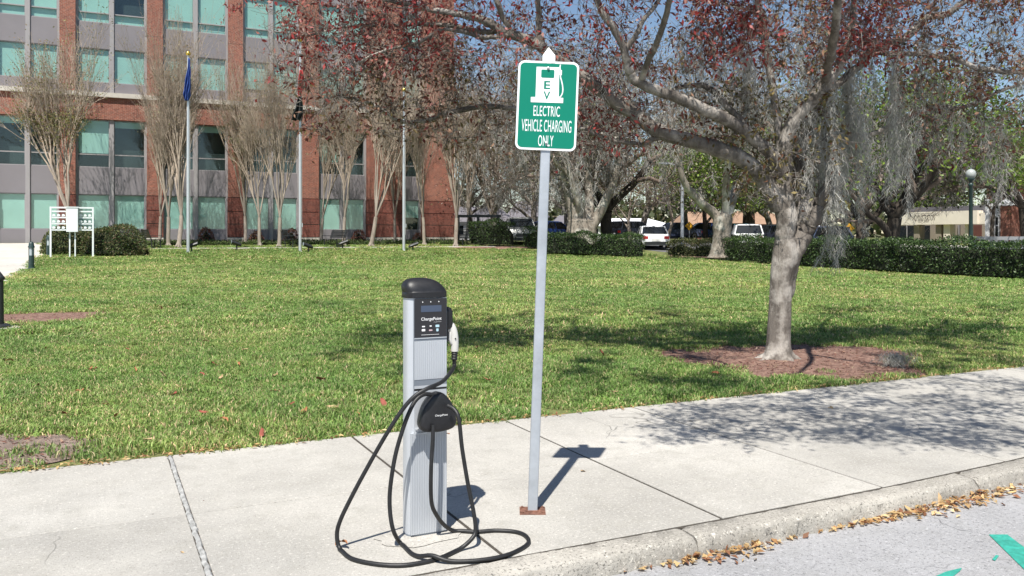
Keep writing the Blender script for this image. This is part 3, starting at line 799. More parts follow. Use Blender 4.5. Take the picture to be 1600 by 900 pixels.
def church():
    xf = 62.0
    Yc = lambda px: xf / math.tan(A + math.atan((px - 800) / F_PX))
    y_l = Yc(1541); y_r = y_l - 26
    root = empty('brick_church', (xf, y_l, 0), 0, 'dark red brick church wing with tall pointed white-framed windows', 'building')
    dm = depth(xf, Yc(1575)); Z = lambda py: CAM_H - (py - HOR) / F_PX * dm
    base, top = gz(40) - .4, Z(285)
    Yl = lambda px: Yc(px) - y_l
    # wall with pointed openings: built as strips between the openings
    wins = [(1550, 1563), (1568.5, 1582), (1612, 1625), (1632, 1645)]
    zsp, zap, zs = Z(318), Z(301), Z(371)
    edges = [0.0]
    def wbox(name, mat, xa, xb, ya, yb, za, zb, par=root):
        ya, yb = sorted((ya, yb)); return MB().box(xa, xb, ya, yb, za, zb).build(name, mat, par)
    cur = 0.0
    for a, b in wins:
        ya, yb = Yl(a), Yl(b)
        wbox('wall', 'church_brick', 0, .5, cur, ya, base, top); cur = yb
        wbox('wall', 'church_brick', 0, .5, ya, yb, base, zs); ym = (ya + yb) / 2; hw = abs(ya - yb) / 2
        # spandrel above the pointed arch
        arc = [(ym + s * hw * (1 - (k/8)**1.7), zsp + (zap - zsp) * (k/8)**.8) for s, rng_ in ((1, range(9)), (-1, range(7, -1, -1))) for k in rng_]
        def prism_x(pts, x0, x1):
            n = len(pts); v = [(x0, y, z) for y, z in pts] + [(x1, y, z) for y, z in pts]
            f = [list(range(n-1, -1, -1)), list(range(n, 2*n))] + [[i, (i+1) % n, n + (i+1) % n, n + i] for i in range(n)]
            return MB().add(v, f)
        prism_x([(ym + hw, top)] + arc[:1] + arc[1:] + [(ym - hw, top)], 0, .5).build('arch_spandrel', 'church_brick', root)
        # white arched frame, proud of the wall
        fr = MB(); outer = [(ym + hw, zs)] + arc + [(ym - hw, zs)]; t = .10
        inner = [(ym + (y - ym) * (1 - t / hw), z - (t if z > zsp + .1 else 0)) for y, z in outer]
        for k in range(len(outer) - 1):
            o0, o1, i0, i1 = outer[k], outer[k+1], inner[k], inner[k+1]
            v = [(xx, *p) for xx in (-.12, .4) for p in (o0, o1, i1, i0)]
            fr.add(v, [[3,2,1,0],[4,5,6,7],[0,1,5,4],[1,2,6,5],[2,3,7,6],[3,0,4,7]])
        w = fr.build('window', 'white_wall', root)
        wbox('sill', 'white_wall', -.2, .3, ya + .1, yb - .1, zs - .18, zs - .002, w)
        wbox('pane', 'dark_glass', .3, .34, ya - t, yb + t, zs + .02, zap - .4, w)
        wbox('spandrel_panel', 'white_wall', .2, .29, ya - t - .01, yb + t + .01, Z(339), Z(325), w)
        wbox('glazing_bar', 'white_wall', .24, .29, ya - t - .01, yb + t + .01, Z(352) - .04, Z(352) + .04, w)
    wbox('wall', 'church_brick', 0, .5, cur, -26, base, top)
    wbox('corner_trim', 'white_wall', -.15, .1, 0, -.35, base, Z(310))
    wbox('rear_wall', 'church_brick', .52, 15, 0, -26, base, top)
    wbox('parapet', 'cornice', -.1, 15.2, .1, -26.1, top, top + .35)
    bu = wbox('buttress', 'church_brick', -1.6, 0 - .003, Yl(1585), Yl(1602), base, Z(323))
    y0, y1 = Yl(1586), Yl(1600)
    v = [(-1.75, y0 + .15, Z(318)), (-1.75, y1 - .15, Z(318)), (-.05, y1 + .3, Z(300)), (-.05, y0 - .3, Z(300)), (-.05, y0 + .15, Z(320)), (-.05, y1 - .15, Z(320)), (-1.75, y0 + .15, Z(322)), (-1.75, y1 - .15, Z(322))]
    MB().add(v, [[0,1,2,3],[6,7,1,0],[4,6,0,3],[7,5,2,1],[4,5,7,6],[3,2,5,4]]).build('buttress_cap', 'white_wall', bu)
    wbox('plinth', 'stone_base', -.25, -.003, 0, -26, base, Z(373))
church()

def ramp_wall():
    a = at(1522, 47); b = at(1640, 41); L_ = math.hypot(b[0]-a[0], b[1]-a[1]); rz = math.atan2(b[1]-a[1], b[0]-a[0])
    z0 = gz(a[1]) ; r = empty('ramp_rail', (a[0], a[1], z0 + .28), rz, 'low white ramp wall with openings in front of the church', 'railing')
    MB().box(0, L_, -.12, .12, -.6, .42).build('low_wall', 'white_wall', r)
    MB().box(0, L_, -.16, .16, .80, .98).build('top_rail', 'white_wall', r)
    for k in range(8):
        MB().box(k*L_/7 - .2, k*L_/7 + .2, -.1, .1, .422, .798).build('post', 'white_wall', r)
ramp_wall()

def simple_house(name, px0, px1, d, eave_py, ridge_py, wall, roof, label, wins=3, deep=9, gable_front=False):
    x0, y0 = at(px0, d); x1, y1 = at(px1, d); w = math.hypot(x1-x0, y1-y0); rz = math.atan2(y1-y0, x1-x0)
    b = gz(y0) - .2; ze = CAM_H + (HOR - eave_py)/F_PX*d - b; zr = CAM_H + (HOR - ridge_py)/F_PX*d - b
    r = empty(name, (x0, y0, b), rz, label, 'house')
    MB().box(0, w, 0, deep, 0, ze).build('wall', wall, r)
    o = .5
    v = [(-o, -o, ze - .1), (w+o, -o, ze - .1), (w+o, deep+o, ze - .1), (-o, deep+o, ze - .1), (w*.2, deep/2, zr), (w*.8, deep/2, zr)]
    MB().add(v, [[0,1,5,4],[1,2,5],[2,3,4,5],[3,0,4],[3,2,1,0]]).build('roof', roof, r)
    for k in range(wins):
        c = w*(k+.5)/wins; wd = MB().box(c-.55, c+.55, -.08, -.003, ze*.33, ze*.8).build('window', 'white_wall', r)
        MB().box(c-.45, c+.45, -.10, -.082, ze*.36, ze*.77).build('pane', 'dark_glass', wd)
    return r
simple_house('bungalow', 1070, 1128, 92, 350, 329, 'brown_wall', 'tan_roof', 'brown bungalow with tan hip roof behind the blue parked car', 3)
simple_house('bungalow', 1150, 1236, 98, 349, 328, 'brown_wall', 'tan_roof', 'brown bungalow with tan hip roof behind the white parked van', 4)
simple_house('white_house', 690, 800, 88, 345, 320, 'white_wall', 'slate', 'long white house with grey roof behind the bare trees', 6)
simple_house('white_house', 796, 852, 96, 338, 312, 'white_wall', 'slate', 'tall white house with dark windows near the grey pickup', 5)
simple_house('white_house', 868, 912, 100, 350, 335, 'white_wall', 'slate', 'small white house seen behind the mottled oak', 3)
simple_house('white_hall', 905, 1050, 108, 352, 340, 'white_wall', 'white_wall', 'low white hall with a pale roof behind the parked cars', 9)
simple_house('small_shed', 1283, 1318, 84, 360, 349, 'cream', 'white_wall', 'small pale shed by the yellow diamond sign beyond the hedge', 2)

# dark pergola gate by the benches
def pergola():
    a = at(716, 56); r = empty('garden_pergola', (a[0], a[1], gz(a[1])), -A, 'black metal pergola frame beside the brick building corner', 'pergola')
    for x in (0, 1.3, 2.6):
        MB().box(x-.09, x+.09, -.09, .09, 0, 1.72).build('post', 'dark_metal', r)
    MB().box(-.2, 2.8, -.1, .1, 1.722, 1.9).build('beam', 'dark_metal', r)
    for z in (.35, .9): MB().box(.1, 1.2, -.04, .04, z, z + .06).build('rail', 'dark_metal', r); MB().box(1.4, 2.5, -.04, .04, z, z + .06).build('rail', 'dark_metal', r)
pergola()

# ================================================================== TREES
def perp(d):
    a = rng.normal(size=3); a -= d * np.dot(a, d); return a / (np.linalg.norm(a) + 1e-9)
def grow(TB, start, d, L, r, lv, spec, out):
    s = spec[lv]; k = s.get('seg', 5); p = np.array(start, float); d = d / np.linalg.norm(d); pts, rad, dirs = [p.copy()], [r], [d.copy()]
    taper = s.get('taper', .5)
    for i in range(1, k + 1):
        d = d + rng.normal(0, s.get('wob', .12), 3); d[2] += s.get('up', 0.0); d /= np.linalg.norm(d)
        p = p + d * L / k; pts.append(p.copy()); rad.append(max(r * (1 - (1 - taper) * i / k), out.get('rmin', 0))); dirs.append(d.copy())
    rad[0] = max(rad[0], out.get('rmin', 0)); TB[min(lv, len(TB) - 1)].add(pts, rad, s.get('sides'))
    for q in pts[1:]: out['nodes'].append((q, lv))
    if lv == len(spec) - 1:
        out['tips'].append(pts[-1]); return
    n = rng.integers(s['n'][0], s['n'][1] + 1); f0 = s.get('from', .45)
    az0 = rng.uniform(0, 6.28)
    u = perp(d); w = np.cross(d, u)
    for c in range(n):
        f = 1.0 if c < s.get('end', 2) else rng.uniform(f0, 1.0)
        t = f * k; i = min(int(t), k - 1); q = pts[i] + (pts[i+1] - pts[i]) * (t - i)
        a = R(rng.uniform(*s['ang'])); az = az0 + c * 2.4 + rng.normal(0, .3)
        nd_ = dirs[i+1] * math.cos(a) + (u * math.cos(az) + w * math.sin(az)) * math.sin(a)
        rr = rad[i] * s.get('rr', .68)
        grow(TB, q, nd_, L * s['len'] * rng.uniform(.75, 1.2), rr, lv + 1, spec, out)

def foliage_obj(parts, mat, parent, name='foliage', kind=None):
    V, Q, K = join_arrays(parts); o = link(name, np_mesh(name, V, Q, col=K), mat, parent)
    if kind: o['kind'] = kind
    return o

# ------------------------------------------------------------------ bare crape myrtles in front of the office
def make_crape(seed, leafy):
    global rng
    rng_old = rng; rng = np.random.default_rng(seed)
    spec = [dict(n=(4, 6), len=1.5, ang=(7, 19), wob=.05, end=5, taper=.85, seg=5, up=.02, rr=.55),
            dict(n=(4, 5), len=.80, ang=(7, 19), wob=.06, up=.05, taper=.6, end=2, rr=.72),
            dict(n=(3, 4), len=.82, ang=(7, 20), wob=.07, up=.06, taper=.6, end=2, rr=.72),
            dict(n=(4, 5), len=.74, ang=(8, 24), wob=.07, up=.07, taper=.55, end=2, rr=.75, sides=4, seg=4, **{'from': .2}),
            dict(n=(4, 6), len=.66, ang=(10, 30), wob=.08, up=.06, taper=.6, end=2, rr=.85, sides=3, seg=3, **{'from': .15}),
            dict(wob=.08, up=.05, taper=.6, sides=3, seg=2)]
    TB = [Tubes(), Tubes(), Tubes()]; out = dict(nodes=[], tips=[], rmin=.006)
    grow(TB, (0, 0, -.1), np.array((rng.normal(0, .04), rng.normal(0, .04), 1.0)), 1.7, .145, 0, spec, out)
    # root flare
    fl = []; 
    for k in range(6):
        a = k * 1.05 + rng.normal(0, .2); TB[0].add([(0, 0, .32), (.10*math.cos(a), .10*math.sin(a), .12), (.28*math.cos(a), .28*math.sin(a), -.03)], [.07, .075, .03], 6)
    m0, m1, m2 = TB[0].mesh('trunk'), TB[1].mesh('limbs'), TB[2].mesh('twigs')
    tips = np.array(out['tips']); n = len(tips)
    cols = [(.30, .24, .15), (.25, .17, .11), (.22, .21, .09)] if not leafy else [(.20, .20, .06), (.26, .22, .09), (.24, .16, .08), (.14, .16, .05)]
    sel = tips[rng.uniform(0, 1, n) < (.45 if leafy else .3)]
    if leafy:
        low = np.array([q for q, lv in out['nodes'] if lv >= 3 and q[2] < 6.0]); low = low[rng.choice(len(low), min(len(low), 1500), replace=False)]
        sel = np.concatenate([sel, low])
    c = np.repeat(sel, 3, axis=0) + rng.normal(0, .10, (len(sel) * 3, 3))
    V, Q, K = leaves(c, .10, .05, pick(cols, len(c)), .1)
    mf = np_mesh('seed_heads', V, Q, col=K)
    rng = rng_old
    return m0, m1, m2, mf, float(tips[:, 2].max())
crapes = [make_crape(11, False), make_crape(23, False), make_crape(35, True), make_crape(47, False)]
def place_crape(px, y, k, top_py, label, rz, wid=1.0):
    p = col_at(px, y); d = depth(p[0], p[1]); H = CAM_H + (HOR - top_py) / F_PX * d - p[2]
    m0, m1, m2, mf, h = crapes[k]; s = H / h
    r = empty('crape_myrtle', p, rz, label, 'tree', 'bare crape myrtles in front of the brick building')
    r.scale = (s * wid * .92, s * wid * .92, s * 1.1)
    link('trunk', m0, 'crape_bark', r); link('limbs', m1, 'crape_bark', r); link('twigs', m2, 'crape_twig', r)
    link('seed_heads', mf, 'leaf', r)
place_crape(108, 49.5, 2, 15, 'crape myrtle with yellowish leaves behind the white notice frame', 0.4, 1.15)
place_crape(249, 52.3, 1, 80, 'slender bare crape myrtle against the brick, left of the blue flag pole', 2.0, 0.8)
place_crape(263, 50.0, 0, 40, 'bare crape myrtle between the slender one and the blue flag pole', 1.0, 0.9)
place_crape(279, 48.7, 3, 20, 'tall bare crape myrtle right beside the pole with the blue flag', 3.3, 0.95)
place_crape(384, 52.3, 2, 88, 'crape myrtle with few yellowish leaves, its trunk dark against the pier', 2.2, 0.8)
place_crape(406, 49.9, 1, 78, 'bare crape myrtle in front of the mint windows between the two flags', 4.2, 0.8)
place_crape(436, 48.6, 0, 43, 'wide bare crape myrtle left of the bench and black flag pole', 5.1, 0.9)
place_crape(502, 52.3, 3, 88, 'thin bare crape myrtle against the brick, behind the backs of the benches', 0.9, 0.8)
place_crape(537, 49.9, 1, 78, 'bare crape myrtle right beside the bench facing the flagpole', 2.9, 0.8)
place_crape(580, 48.8, 3, 48, 'bare crape myrtle with flared roots before the widest brick pier', 1.7, 0.95)
place_crape(617, 52.5, 0, 98, 'small bare crape myrtle just left of the flagless pole', 3.9, 0.8)
place_crape(663, 49.9, 1, 83, 'bare crape myrtle just right of the flagless pole', 5.6, 0.8)
place_crape(712, 48.7, 0, 58, 'large bare crape myrtle at the corner of the brick building', 0.2, 1.0)
place_crape(727, 52.0, 3, 108, 'bare crape myrtle behind the bench next to the pergola', 2.4, 0.8)
place_crape(770, 53.0, 1, 123, 'bare crape myrtle behind the bench at the tall dark hedge', 4.6, 1.0)

# ------------------------------------------------------------------ mossy trees further off
def dress(root, base, nodes, tips, leaf_cols, leaf_n, leaf_len, moss_n, moss_len, low=2.4, moss_col=(.36, .345, .32), leaf_spread=.5, moss_w=.03, leaf_mat_='leaf', p=None, lw=.5, moss_from=2.5):
    """nodes/tips are local to root"""
    tips = np.array(tips)
    if leaf_n:
        c = tips[rng.integers(0, len(tips), leaf_n)] + rng.normal(0, leaf_spread, (leaf_n, 3))
        c = c[c[:, 2] > low]; leaf_n = len(c)
        foliage_obj([leaves(c, leaf_len, leaf_len * lw, pick(leaf_cols, leaf_n, p), .2)], leaf_mat_, root)
    if moss_n:
        nn = np.array([q for q, lv in nodes if lv >= 1 and q[2] > moss_from])
        cl = nn[rng.integers(0, len(nn), max(1, moss_n // 26))]
        Lc = rng.uniform(.25, 1.0, len(cl)) ** 1.3 * moss_len * 1.5; Lc = np.minimum(Lc, np.maximum(cl[:, 2] - low, .25))
        foliage_obj([ropes(cl, Lc, .13, .42, moss_w, moss_col, 26)], 'moss', root, 'spanish_moss', 'stuff')

oak = lambda sp=1.0: [dict(n=(4, 5), len=1.15, ang=(28*sp, 60*sp), wob=.06, end=4, taper=.75, seg=4, rr=.62),
       dict(n=(4, 5), len=.70, ang=(22, 55), wob=.14, up=.05, taper=.55, end=2, rr=.62),
       dict(n=(4, 5), len=.66, ang=(22, 55), wob=.16, up=.03, taper=.55, end=2, rr=.62, seg=4),
       dict(n=(4, 5), len=.62, ang=(22, 60), wob=.18, up=.0, taper=.5, end=2, rr=.65, seg=4, sides=4),
       dict(n=(3, 4), len=.6, ang=(22, 60), wob=.2, up=-.02, taper=.5, end=2, rr=.7, seg=3, sides=3),
       dict(wob=.2, up=-.03, taper=.5, seg=2, sides=3)]
def free_tree(name, px, d, H, trunk_h, r, label, bark, seed, leafspec, moss, spread=1.0, group=None, cat='tree'):
    global rng
    old = rng; rng = np.random.default_rng(seed)
    x, y = at(px, d); root = empty(name, (x, y, gz(y)), 0, label, cat, group)
    TB = [Tubes(), Tubes(), Tubes()]; out = dict(nodes=[], tips=[])
    spec = oak(spread); grow(TB, (0, 0, -.2), np.array((rng.normal(0, .08), rng.normal(0, .08), 1.)), trunk_h, r, 0, spec, out)
    top = max(q[2] for q in out['tips']); s = H / top
    # stretch what stands above the trunk to the wanted height
    def st(v):
        v = v.copy(); zz = v[:, 2]; k = (H - trunk_h) / max(top - trunk_h, .1); over = zz > trunk_h
        v[:, 2] = np.where(over, trunk_h + (zz - trunk_h) * k, zz); hs = 1 + (max(.7, min(1.6, k)) - 1) * np.clip((zz - trunk_h * .6) / trunk_h, 0, 1)
        v[:, 0] *= hs; v[:, 1] *= hs; return v
    for T in TB: T.V = [st(v) for v in T.V]
    nodes = [(st(q[None])[0], lv) for q, lv in out['nodes']]; tips = [st(q[None])[0] for q in out['tips']]
    link('trunk', TB[0].mesh('trunk'), bark, root); link('limbs', TB[1].mesh('limbs'), bark, root); link('twigs', TB[2].mesh('twigs'), 'twig', root)
    dress(root, None, nodes, tips, **leafspec, **moss)
    rng = old
    return root
GREY_L = dict(leaf_cols=[(.26, .21, .17), (.36, .31, .26), (.19, .145, .11), (.22, .23, .11), (.42, .38, .33)], leaf_n=9000, leaf_len=.15, leaf_spread=.55)
SPARSE_L = dict(leaf_cols=[(.24, .19, .15), (.20, .14, .10), (.26, .24, .12)], leaf_n=1600, leaf_len=.14, leaf_spread=.5)
GREEN_L = dict(leaf_cols=[(.10, .17, .025), (.16, .25, .035), (.23, .32, .05), (.05, .09, .018)], leaf_n=15000, leaf_len=.26, leaf_spread=.75)
OLIVE_L = dict(leaf_cols=[(.06, .085, .025), (.10, .12, .04), (.16, .14, .07), (.035, .05, .018)], leaf_n=9000, leaf_len=.22, leaf_spread=.6)
HEAVY = dict(moss_n=5200, moss_len=1.7, moss_w=.026)
LIGHT = dict(moss_n=2200, moss_len=1.4, moss_w=.024)
NONE = dict(moss_n=0, moss_len=1)

# traced trees: limbs given in picture columns, rows and metres of depth
def traced(name, limbs, base, bark, label, spec, leafspec, moss, seed, ends=(5, 8), L0=2.2, cat='tree', group=None):
    global rng
    old = rng; rng = np.random.default_rng(seed)
    root = empty(name, base, 0, label, cat, group)
    TB = [Tubes(), Tubes(), Tubes()]; out = dict(nodes=[], tips=[])
    for li, limb in enumerate(limbs):
        arr = np.array([(*(P(a, b, d) - base), w / 2 / F_PX * d) for a, b, d, w in limb]); sp = smooth_path(arr, 6)
        wob = rng.normal(0, .02, sp.shape[0]) * sp[:, 3]
        TB[0 if li == 0 else 1].add(sp[:, :3], np.maximum(sp[:, 3] + wob, .01), 14 if li == 0 else 10)
        for q in sp[len(sp)//2:]: out['nodes'].append((q[:3], 1))
        d = sp[-1, :3] - sp[-4, :3]; d /= np.linalg.norm(d)
        for k in range(rng.integers(*ends)):
            f = len(sp) - 1 if k < 2 else rng.integers(len(sp) // 2, len(sp)); a = R(rng.uniform(10, 55)); u = perp(d)
            if li == 0: continue
            grow([TB[1], TB[1], TB[1], TB[2], TB[2], TB[2]], sp[f, :3], d * math.cos(a) + u * math.sin(a) + np.array((0, 0, .25)), L0 * rng.uniform(.7, 1.3), sp[f, 3] * .6, 2, spec, out)
    link('trunk', TB[0].mesh('trunk'), bark, root); link('limbs', TB[1].mesh('limbs'), bark, root); link('twigs', TB[2].mesh('twigs'), 'twig', root)
    dress(root, base, out['nodes'], out['tips'], **leafspec, **moss)
    rng = old
    return root
b = np.array((*at(908, 51), 0)); b[2] = gz(b[1])
traced('mossy_oak', [
    [(906, 392, 51, 58), (908, 372, 51, 50), (908, 352, 51, 44), (908, 342, 51, 38)],
    [(902, 362, 51, 22), (896, 330, 51, 20), (889, 300, 51, 17), (880, 272, 51, 14), (869, 250, 50.5, 10), (860, 225, 50, 7)],
    [(910, 350, 51, 16), (905, 320, 50.6, 14), (896, 292, 50.3, 11), (888, 266, 50, 8), (880, 250, 50, 6)],
    [(918, 360, 51, 20), (921, 322, 51.5, 16), (921, 295, 52, 14), (919, 265, 52, 11), (914, 245, 52, 8), (905, 205, 52, 6)],
    [(922, 360, 51, 18), (938, 330, 51, 16), (950, 305, 51, 14), (959, 285, 51, 12), (964, 262, 51, 10), (967, 240, 51, 8), (965, 190, 51, 6)],
    [(906, 295, 50.8, 9), (898, 276, 50.5, 7), (884, 262, 50.3, 5), (872, 252, 50, 4)]],
    b, 'pale_bark', 'large mossy oak with pale mottled stems spreading from one base', oak(), GREY_L, dict(moss_n=9000, moss_len=2.0, moss_w=.026), 201, L0=3.2)
b = np.array((*at(1127, 43), 0)); b[2] = gz(b[1])
traced('forked_tree', [
    [(1127, 402, 43, 44), (1127, 392, 43, 33), (1128, 370, 43, 28), (1129, 345, 43, 30), (1131, 334, 43, 28)],
    [(1126, 345, 43, 18), (1112, 330, 43, 15), (1090, 312, 42.6, 13), (1072, 290, 42.2, 11), (1063, 265, 42, 9), (1056, 238, 42, 7), (1050, 200, 42, 5)],
    [(1132, 345, 43, 22), (1142, 315, 43.3, 17), (1153, 290, 43.6, 14), (1165, 268, 44, 11), (1174, 245, 44, 8), (1182, 205, 44, 6)],
    [(1135, 335, 43, 14), (1134, 300, 42.6, 12), (1136, 270, 42, 11), (1138, 235, 41.5, 8), (1133, 190, 41, 5)]],
    b, 'pale_bark', 'pale grey forked tree in mulch between two hedges', oak(), dict(GREY_L, leaf_n=2500), dict(moss_n=5000, moss_len=1.5, moss_w=.022), 202, L0=2.4)

far = 'grey mossy tree among the far trees beyond the parked cars'
free_tree('mossy_tree', 948, 58, 12.5, 2.6, .45, 'dark-trunked mossy oak right behind the mottled oak', 'dark_bark', 301, GREY_L, HEAVY)
free_tree('mossy_tree', 775, 66, 13, 2.4, .22, 'grey mossy tree rising behind the bare tree at the dark hedge', 'bark', 302, dict(GREY_L, leaf_n=9000), HEAVY, group='far mossy trees')
free_tree('mossy_tree', 836, 63, 13.5, 2.8, .25, 'grey mossy tree right behind the green sign post', 'bark', 303, dict(GREY_L, leaf_n=9000), HEAVY, group='far mossy trees')
free_tree('mossy_tree', 738, 74, 14.5, 3, .25, 'tall grey mossy tree over the long white house', 'bark', 304, GREY_L, HEAVY, group='far mossy trees')
free_tree('mossy_tree', 1000, 70, 14.5, 3, .3, 'grey mossy tree over the charcoal parked car', 'bark', 305, dict(GREY_L, leaf_n=9000), HEAVY, group='far mossy trees')
free_tree('mossy_tree', 1072, 78, 13, 3, .3, 'olive mossy tree behind the grey lamp pole', 'bark', 306, dict(OLIVE_L, leaf_n=9000), HEAVY, group='far mossy trees')
free_tree('mossy_tree', 1205, 76, 15, 3, .3, 'grey mossy tree above the white van', 'bark', 307, dict(GREY_L, leaf_n=9000), HEAVY, group='far mossy trees')
free_tree('mossy_tree', 885, 84, 15.5, 3, .3, 'tallest olive mossy tree far behind the mottled oak', 'bark', 308, dict(OLIVE_L, leaf_n=9000), HEAVY, group='far mossy trees')
free_tree('bare_tree', 985, 62, 7.2, 1.8, .13, 'small bare twiggy tree behind the clipped hedge', 'crape_bark', 311, SPARSE_L, NONE, .8, 'small bare street trees')
free_tree('bare_tree', 1043, 64, 6.6, 1.8, .13, 'small bare twiggy tree behind the loose yellowish hedge', 'crape_bark', 312, SPARSE_L, NONE, .8, 'small bare street trees')
free_tree('live_oak', 1172, 72, 9.5, 2.6, .62, 'dark green live oak behind the white van', 'dark_bark', 321, dict(GREEN_L, leaf_n=13000), NONE, 1.1)
free_tree('green_tree', 1103, 66, 8.4, 2.8, .2, 'bright green leafy tree above the tan-roofed bungalow', 'dark_bark', 322, dict(GREEN_L, leaf_n=13000), NONE)
free_tree('live_oak', 1348, 50, 11, 2.6, .34, 'dark mossy live oak left of the administration building', 'dark_bark', 323, dict(OLIVE_L, leaf_n=8000, low=2.9), HEAVY, 1.1)
free_tree('live_oak', 1391, 46, 12, 2.5, .42, 'leaning dark oak with heavy moss behind the long hedge', 'dark_bark', 344, dict(GREEN_L, leaf_n=9000, low=3.0), HEAVY, 1.1)
free_tree('green_tree', 1470, 97, 13, 3.4, .35, 'bright green tree rising over the roof of the administration building', 'dark_bark', 325, dict(GREEN_L, leaf_n=16000, leaf_len=.36, low=3.6), NONE)
free_tree('green_tree', 1425, 102, 12, 3.4, .35, 'bright green tree at the far end of the administration roof', 'dark_bark', 335, dict(GREEN_L, leaf_n=14000, leaf_len=.36, low=3.6), NONE)
free_tree('green_tree', 1549, 58, 8.4, 3.4, .14, 'green mossy tree behind the globe lamp', 'dark_bark', 326, dict(GREEN_L, leaf_n=8000, low=4.4), NONE)
free_tree('live_oak', 1606, 46, 9.0, 3.0, .32, 'dark drooping oak in front of the brick church', 'dark_bark', 327, dict(OLIVE_L, leaf_n=5000, low=5.2), LIGHT)
free_tree('live_oak', 1285, 60, 11, 2.4, .3, 'shaded oak behind the leaning tree and long hedge', 'dark_bark', 328, dict(OLIVE_L, leaf_n=8000), HEAVY)
free_tree('live_oak', 1700, 60, 12, 3.2, .4, 'olive oak beside the church wing', 'dark_bark', 329, dict(OLIVE_L, leaf_n=6000), LIGHT)

# ------------------------------------------------------------------ the leaning tree beside the sidewalk
def main_tree():
    global rng
    old = rng; rng = np.random.default_rng(77)
    base = np.array((tree_base[0], tree_base[1], gz(tree_base[1])))
    D0 = depth(base[0], base[1])
    root = empty('red_leaved_tree', base, 0, 'spreading tree with dark red leaves and hanging moss beside the sidewalk', 'tree')
    D = D0
    # (col, row, depth, width in px)
    trunk = [(1217, 577, D, 70), (1216, 566, D, 56), (1216, 552, D, 43), (1217, 532, D, 36), (1219, 490, D, 34), (1222, 440, D, 34), (1227, 405, D, 40), (1228, 375, D, 34)]
    stemL = [(1226, 430, D, 34), (1228, 395, D, 36), (1226, 360, D, 33), (1223, 325, D, 32), (1221, 295, D, 32), (1222, 265, D, 28), (1226, 240, D, 22)]
    stemR = [(1221, 480, D+.02, 22), (1230, 440, D+.02, 26), (1240, 405, D+.02, 29), (1251, 374, D+.05, 31), (1257, 350, D+.1, 30), (1257, 322, D+.1, 30), (1250, 290, D+.2, 27), (1248, 250, D+.25, 24), (1256, 205, D+.3, 20), (1275, 160, D+.3, 17)]
    stub = [(1254, 368, D+.03, 22), (1264, 348, D+.02, 27), (1276, 327, D, 24), (1289, 302, D-.05, 22), (1296, 288, D-.05, 20), (1299, 283, D-.05, 12)]
    L1 = [(1218, 325, D, 30), (1206, 300, D-.05, 28), (1180, 268, D-.1, 26), (1150, 243, D-.2, 25), (1100, 226, D-.3, 24), (1032, 206, D-.4, 23), (998, 183, D-.4, 22), (953, 153, D-.45, 20), (908, 118, D-.5, 19), (846, 73, D-.5, 17), (798, 53, D-.5, 15), (739, 28, D-.5, 12), (675, 17, D-.5, 9), (600, 2, D-.5, 6)]
    L2 = [(1223, 275, D, 26), (1196, 232, D-.2, 20), (1150, 194, D-.4, 19), (1090, 168, D-.6, 18), (1037, 146, D-.75, 17), (1000, 130, D-.8, 15), (984, 110, D-.85, 14), (976, 79, D-.9, 13), (958, 45, D-.95, 12), (936, 6, D-1, 10), (915, -50, D-1.1, 7)]
    L2b = [(977, 80, D-.9, 10), (998, 45, D-.9, 8), (1023, 4, D-.8, 7), (1045, -40, D-.8, 5)]
    L2c = [(1175, 210, D-.3, 11), (1140, 170, D-.2, 10), (1100, 138, D, 9), (1045, 142, D+.1, 6), (1020, 160, D+.1, 4)]
    L3 = [(1226, 245, D, 24), (1236, 200, D-.1, 22), (1262, 165, D-.2, 21), (1290, 132, D-.3, 19), (1312, 95, D-.3, 15), (1330, 40, D-.4, 11), (1340, -30, D-.5, 8)]
    L4 = [(1275, 165, D+.3, 15), (1320, 120, D+.4, 13), (1364, 80, D+.5, 12), (1411, 64, D+.6, 12), (1445, 30, D+.7, 12), (1482, 18, D+.7, 11), (1515, -6, D+.7, 9), (1580, -50, D+.7, 6)]
    L5 = [(1364, 82, D+.5, 8), (1448, 88, D+.4, 8), (1487, 91, D+.4, 8), (1535, 107, D+.4, 8), (1600, 113, D+.4, 7), (1680, 100, D+.4, 5)]
    L6 = [(1256, 215, D+.3, 10), (1340, 215, D+.8, 9), (1426, 181, D+1, 8), (1468, 166, D+1, 8), (1507, 168, D+1, 6), (1566, 141, D+1, 5), (1640, 110, D+1, 4)]
    L7 = [(1040, 208, D-.4, 12), (1015, 222, D-.4, 8), (995, 225, D-.4, 7), (933, 209, D-.3, 6), (902, 197, D-.2, 6), (830, 176, D, 7), (756, 169, D+.1, 8), (700, 176, D+.1, 8), (657, 192, D+.1, 7), (620, 186, D+.1, 6), (580, 160, D+.1, 5), (530, 150, D+.1, 3)]
    L8 = [(790, 50, D-.5, 9), (750, 46, D-.4, 8), (692, 38, D-.3, 7), (600, 38, D-.2, 5), (520, 45, D-.2, 3.5), (450, 60, D-.2, 2.5)]
    L9 = [(800, 54, D-.5, 8), (745, 60, D-.6, 7), (692, 47, D-.7, 6), (655, 67, D-.8, 5), (600, 82, D-.8, 4), (540, 110, D-.8, 3)]
    L10 = [(846, 72, D-.5, 12), (838, 30, D-.5, 10), (845, -20, D-.5, 8), (850, -80, D-.5, 6)]
    L11 = [(800, 53, D-.5, 10), (780, 10, D-.6, 9), (760, -50, D-.7, 7)]
    # limbs that reach out over the sidewalk, above the picture
    O1 = [(1290, 132, D-.3, 15), (1300, 40, D-1.2, 14), (1320, -90, D-2.2, 13), (1330, -260, D-3.4, 12), (1300, -420, D-4.2, 9)]
    O2 = [(1000, 130, D-.8, 10), (1040, 20, D-1.6, 10), (1090, -110, D-2.4, 10), (1150, -240, D-3.2, 8), (1120, -400, D-4, 6)]
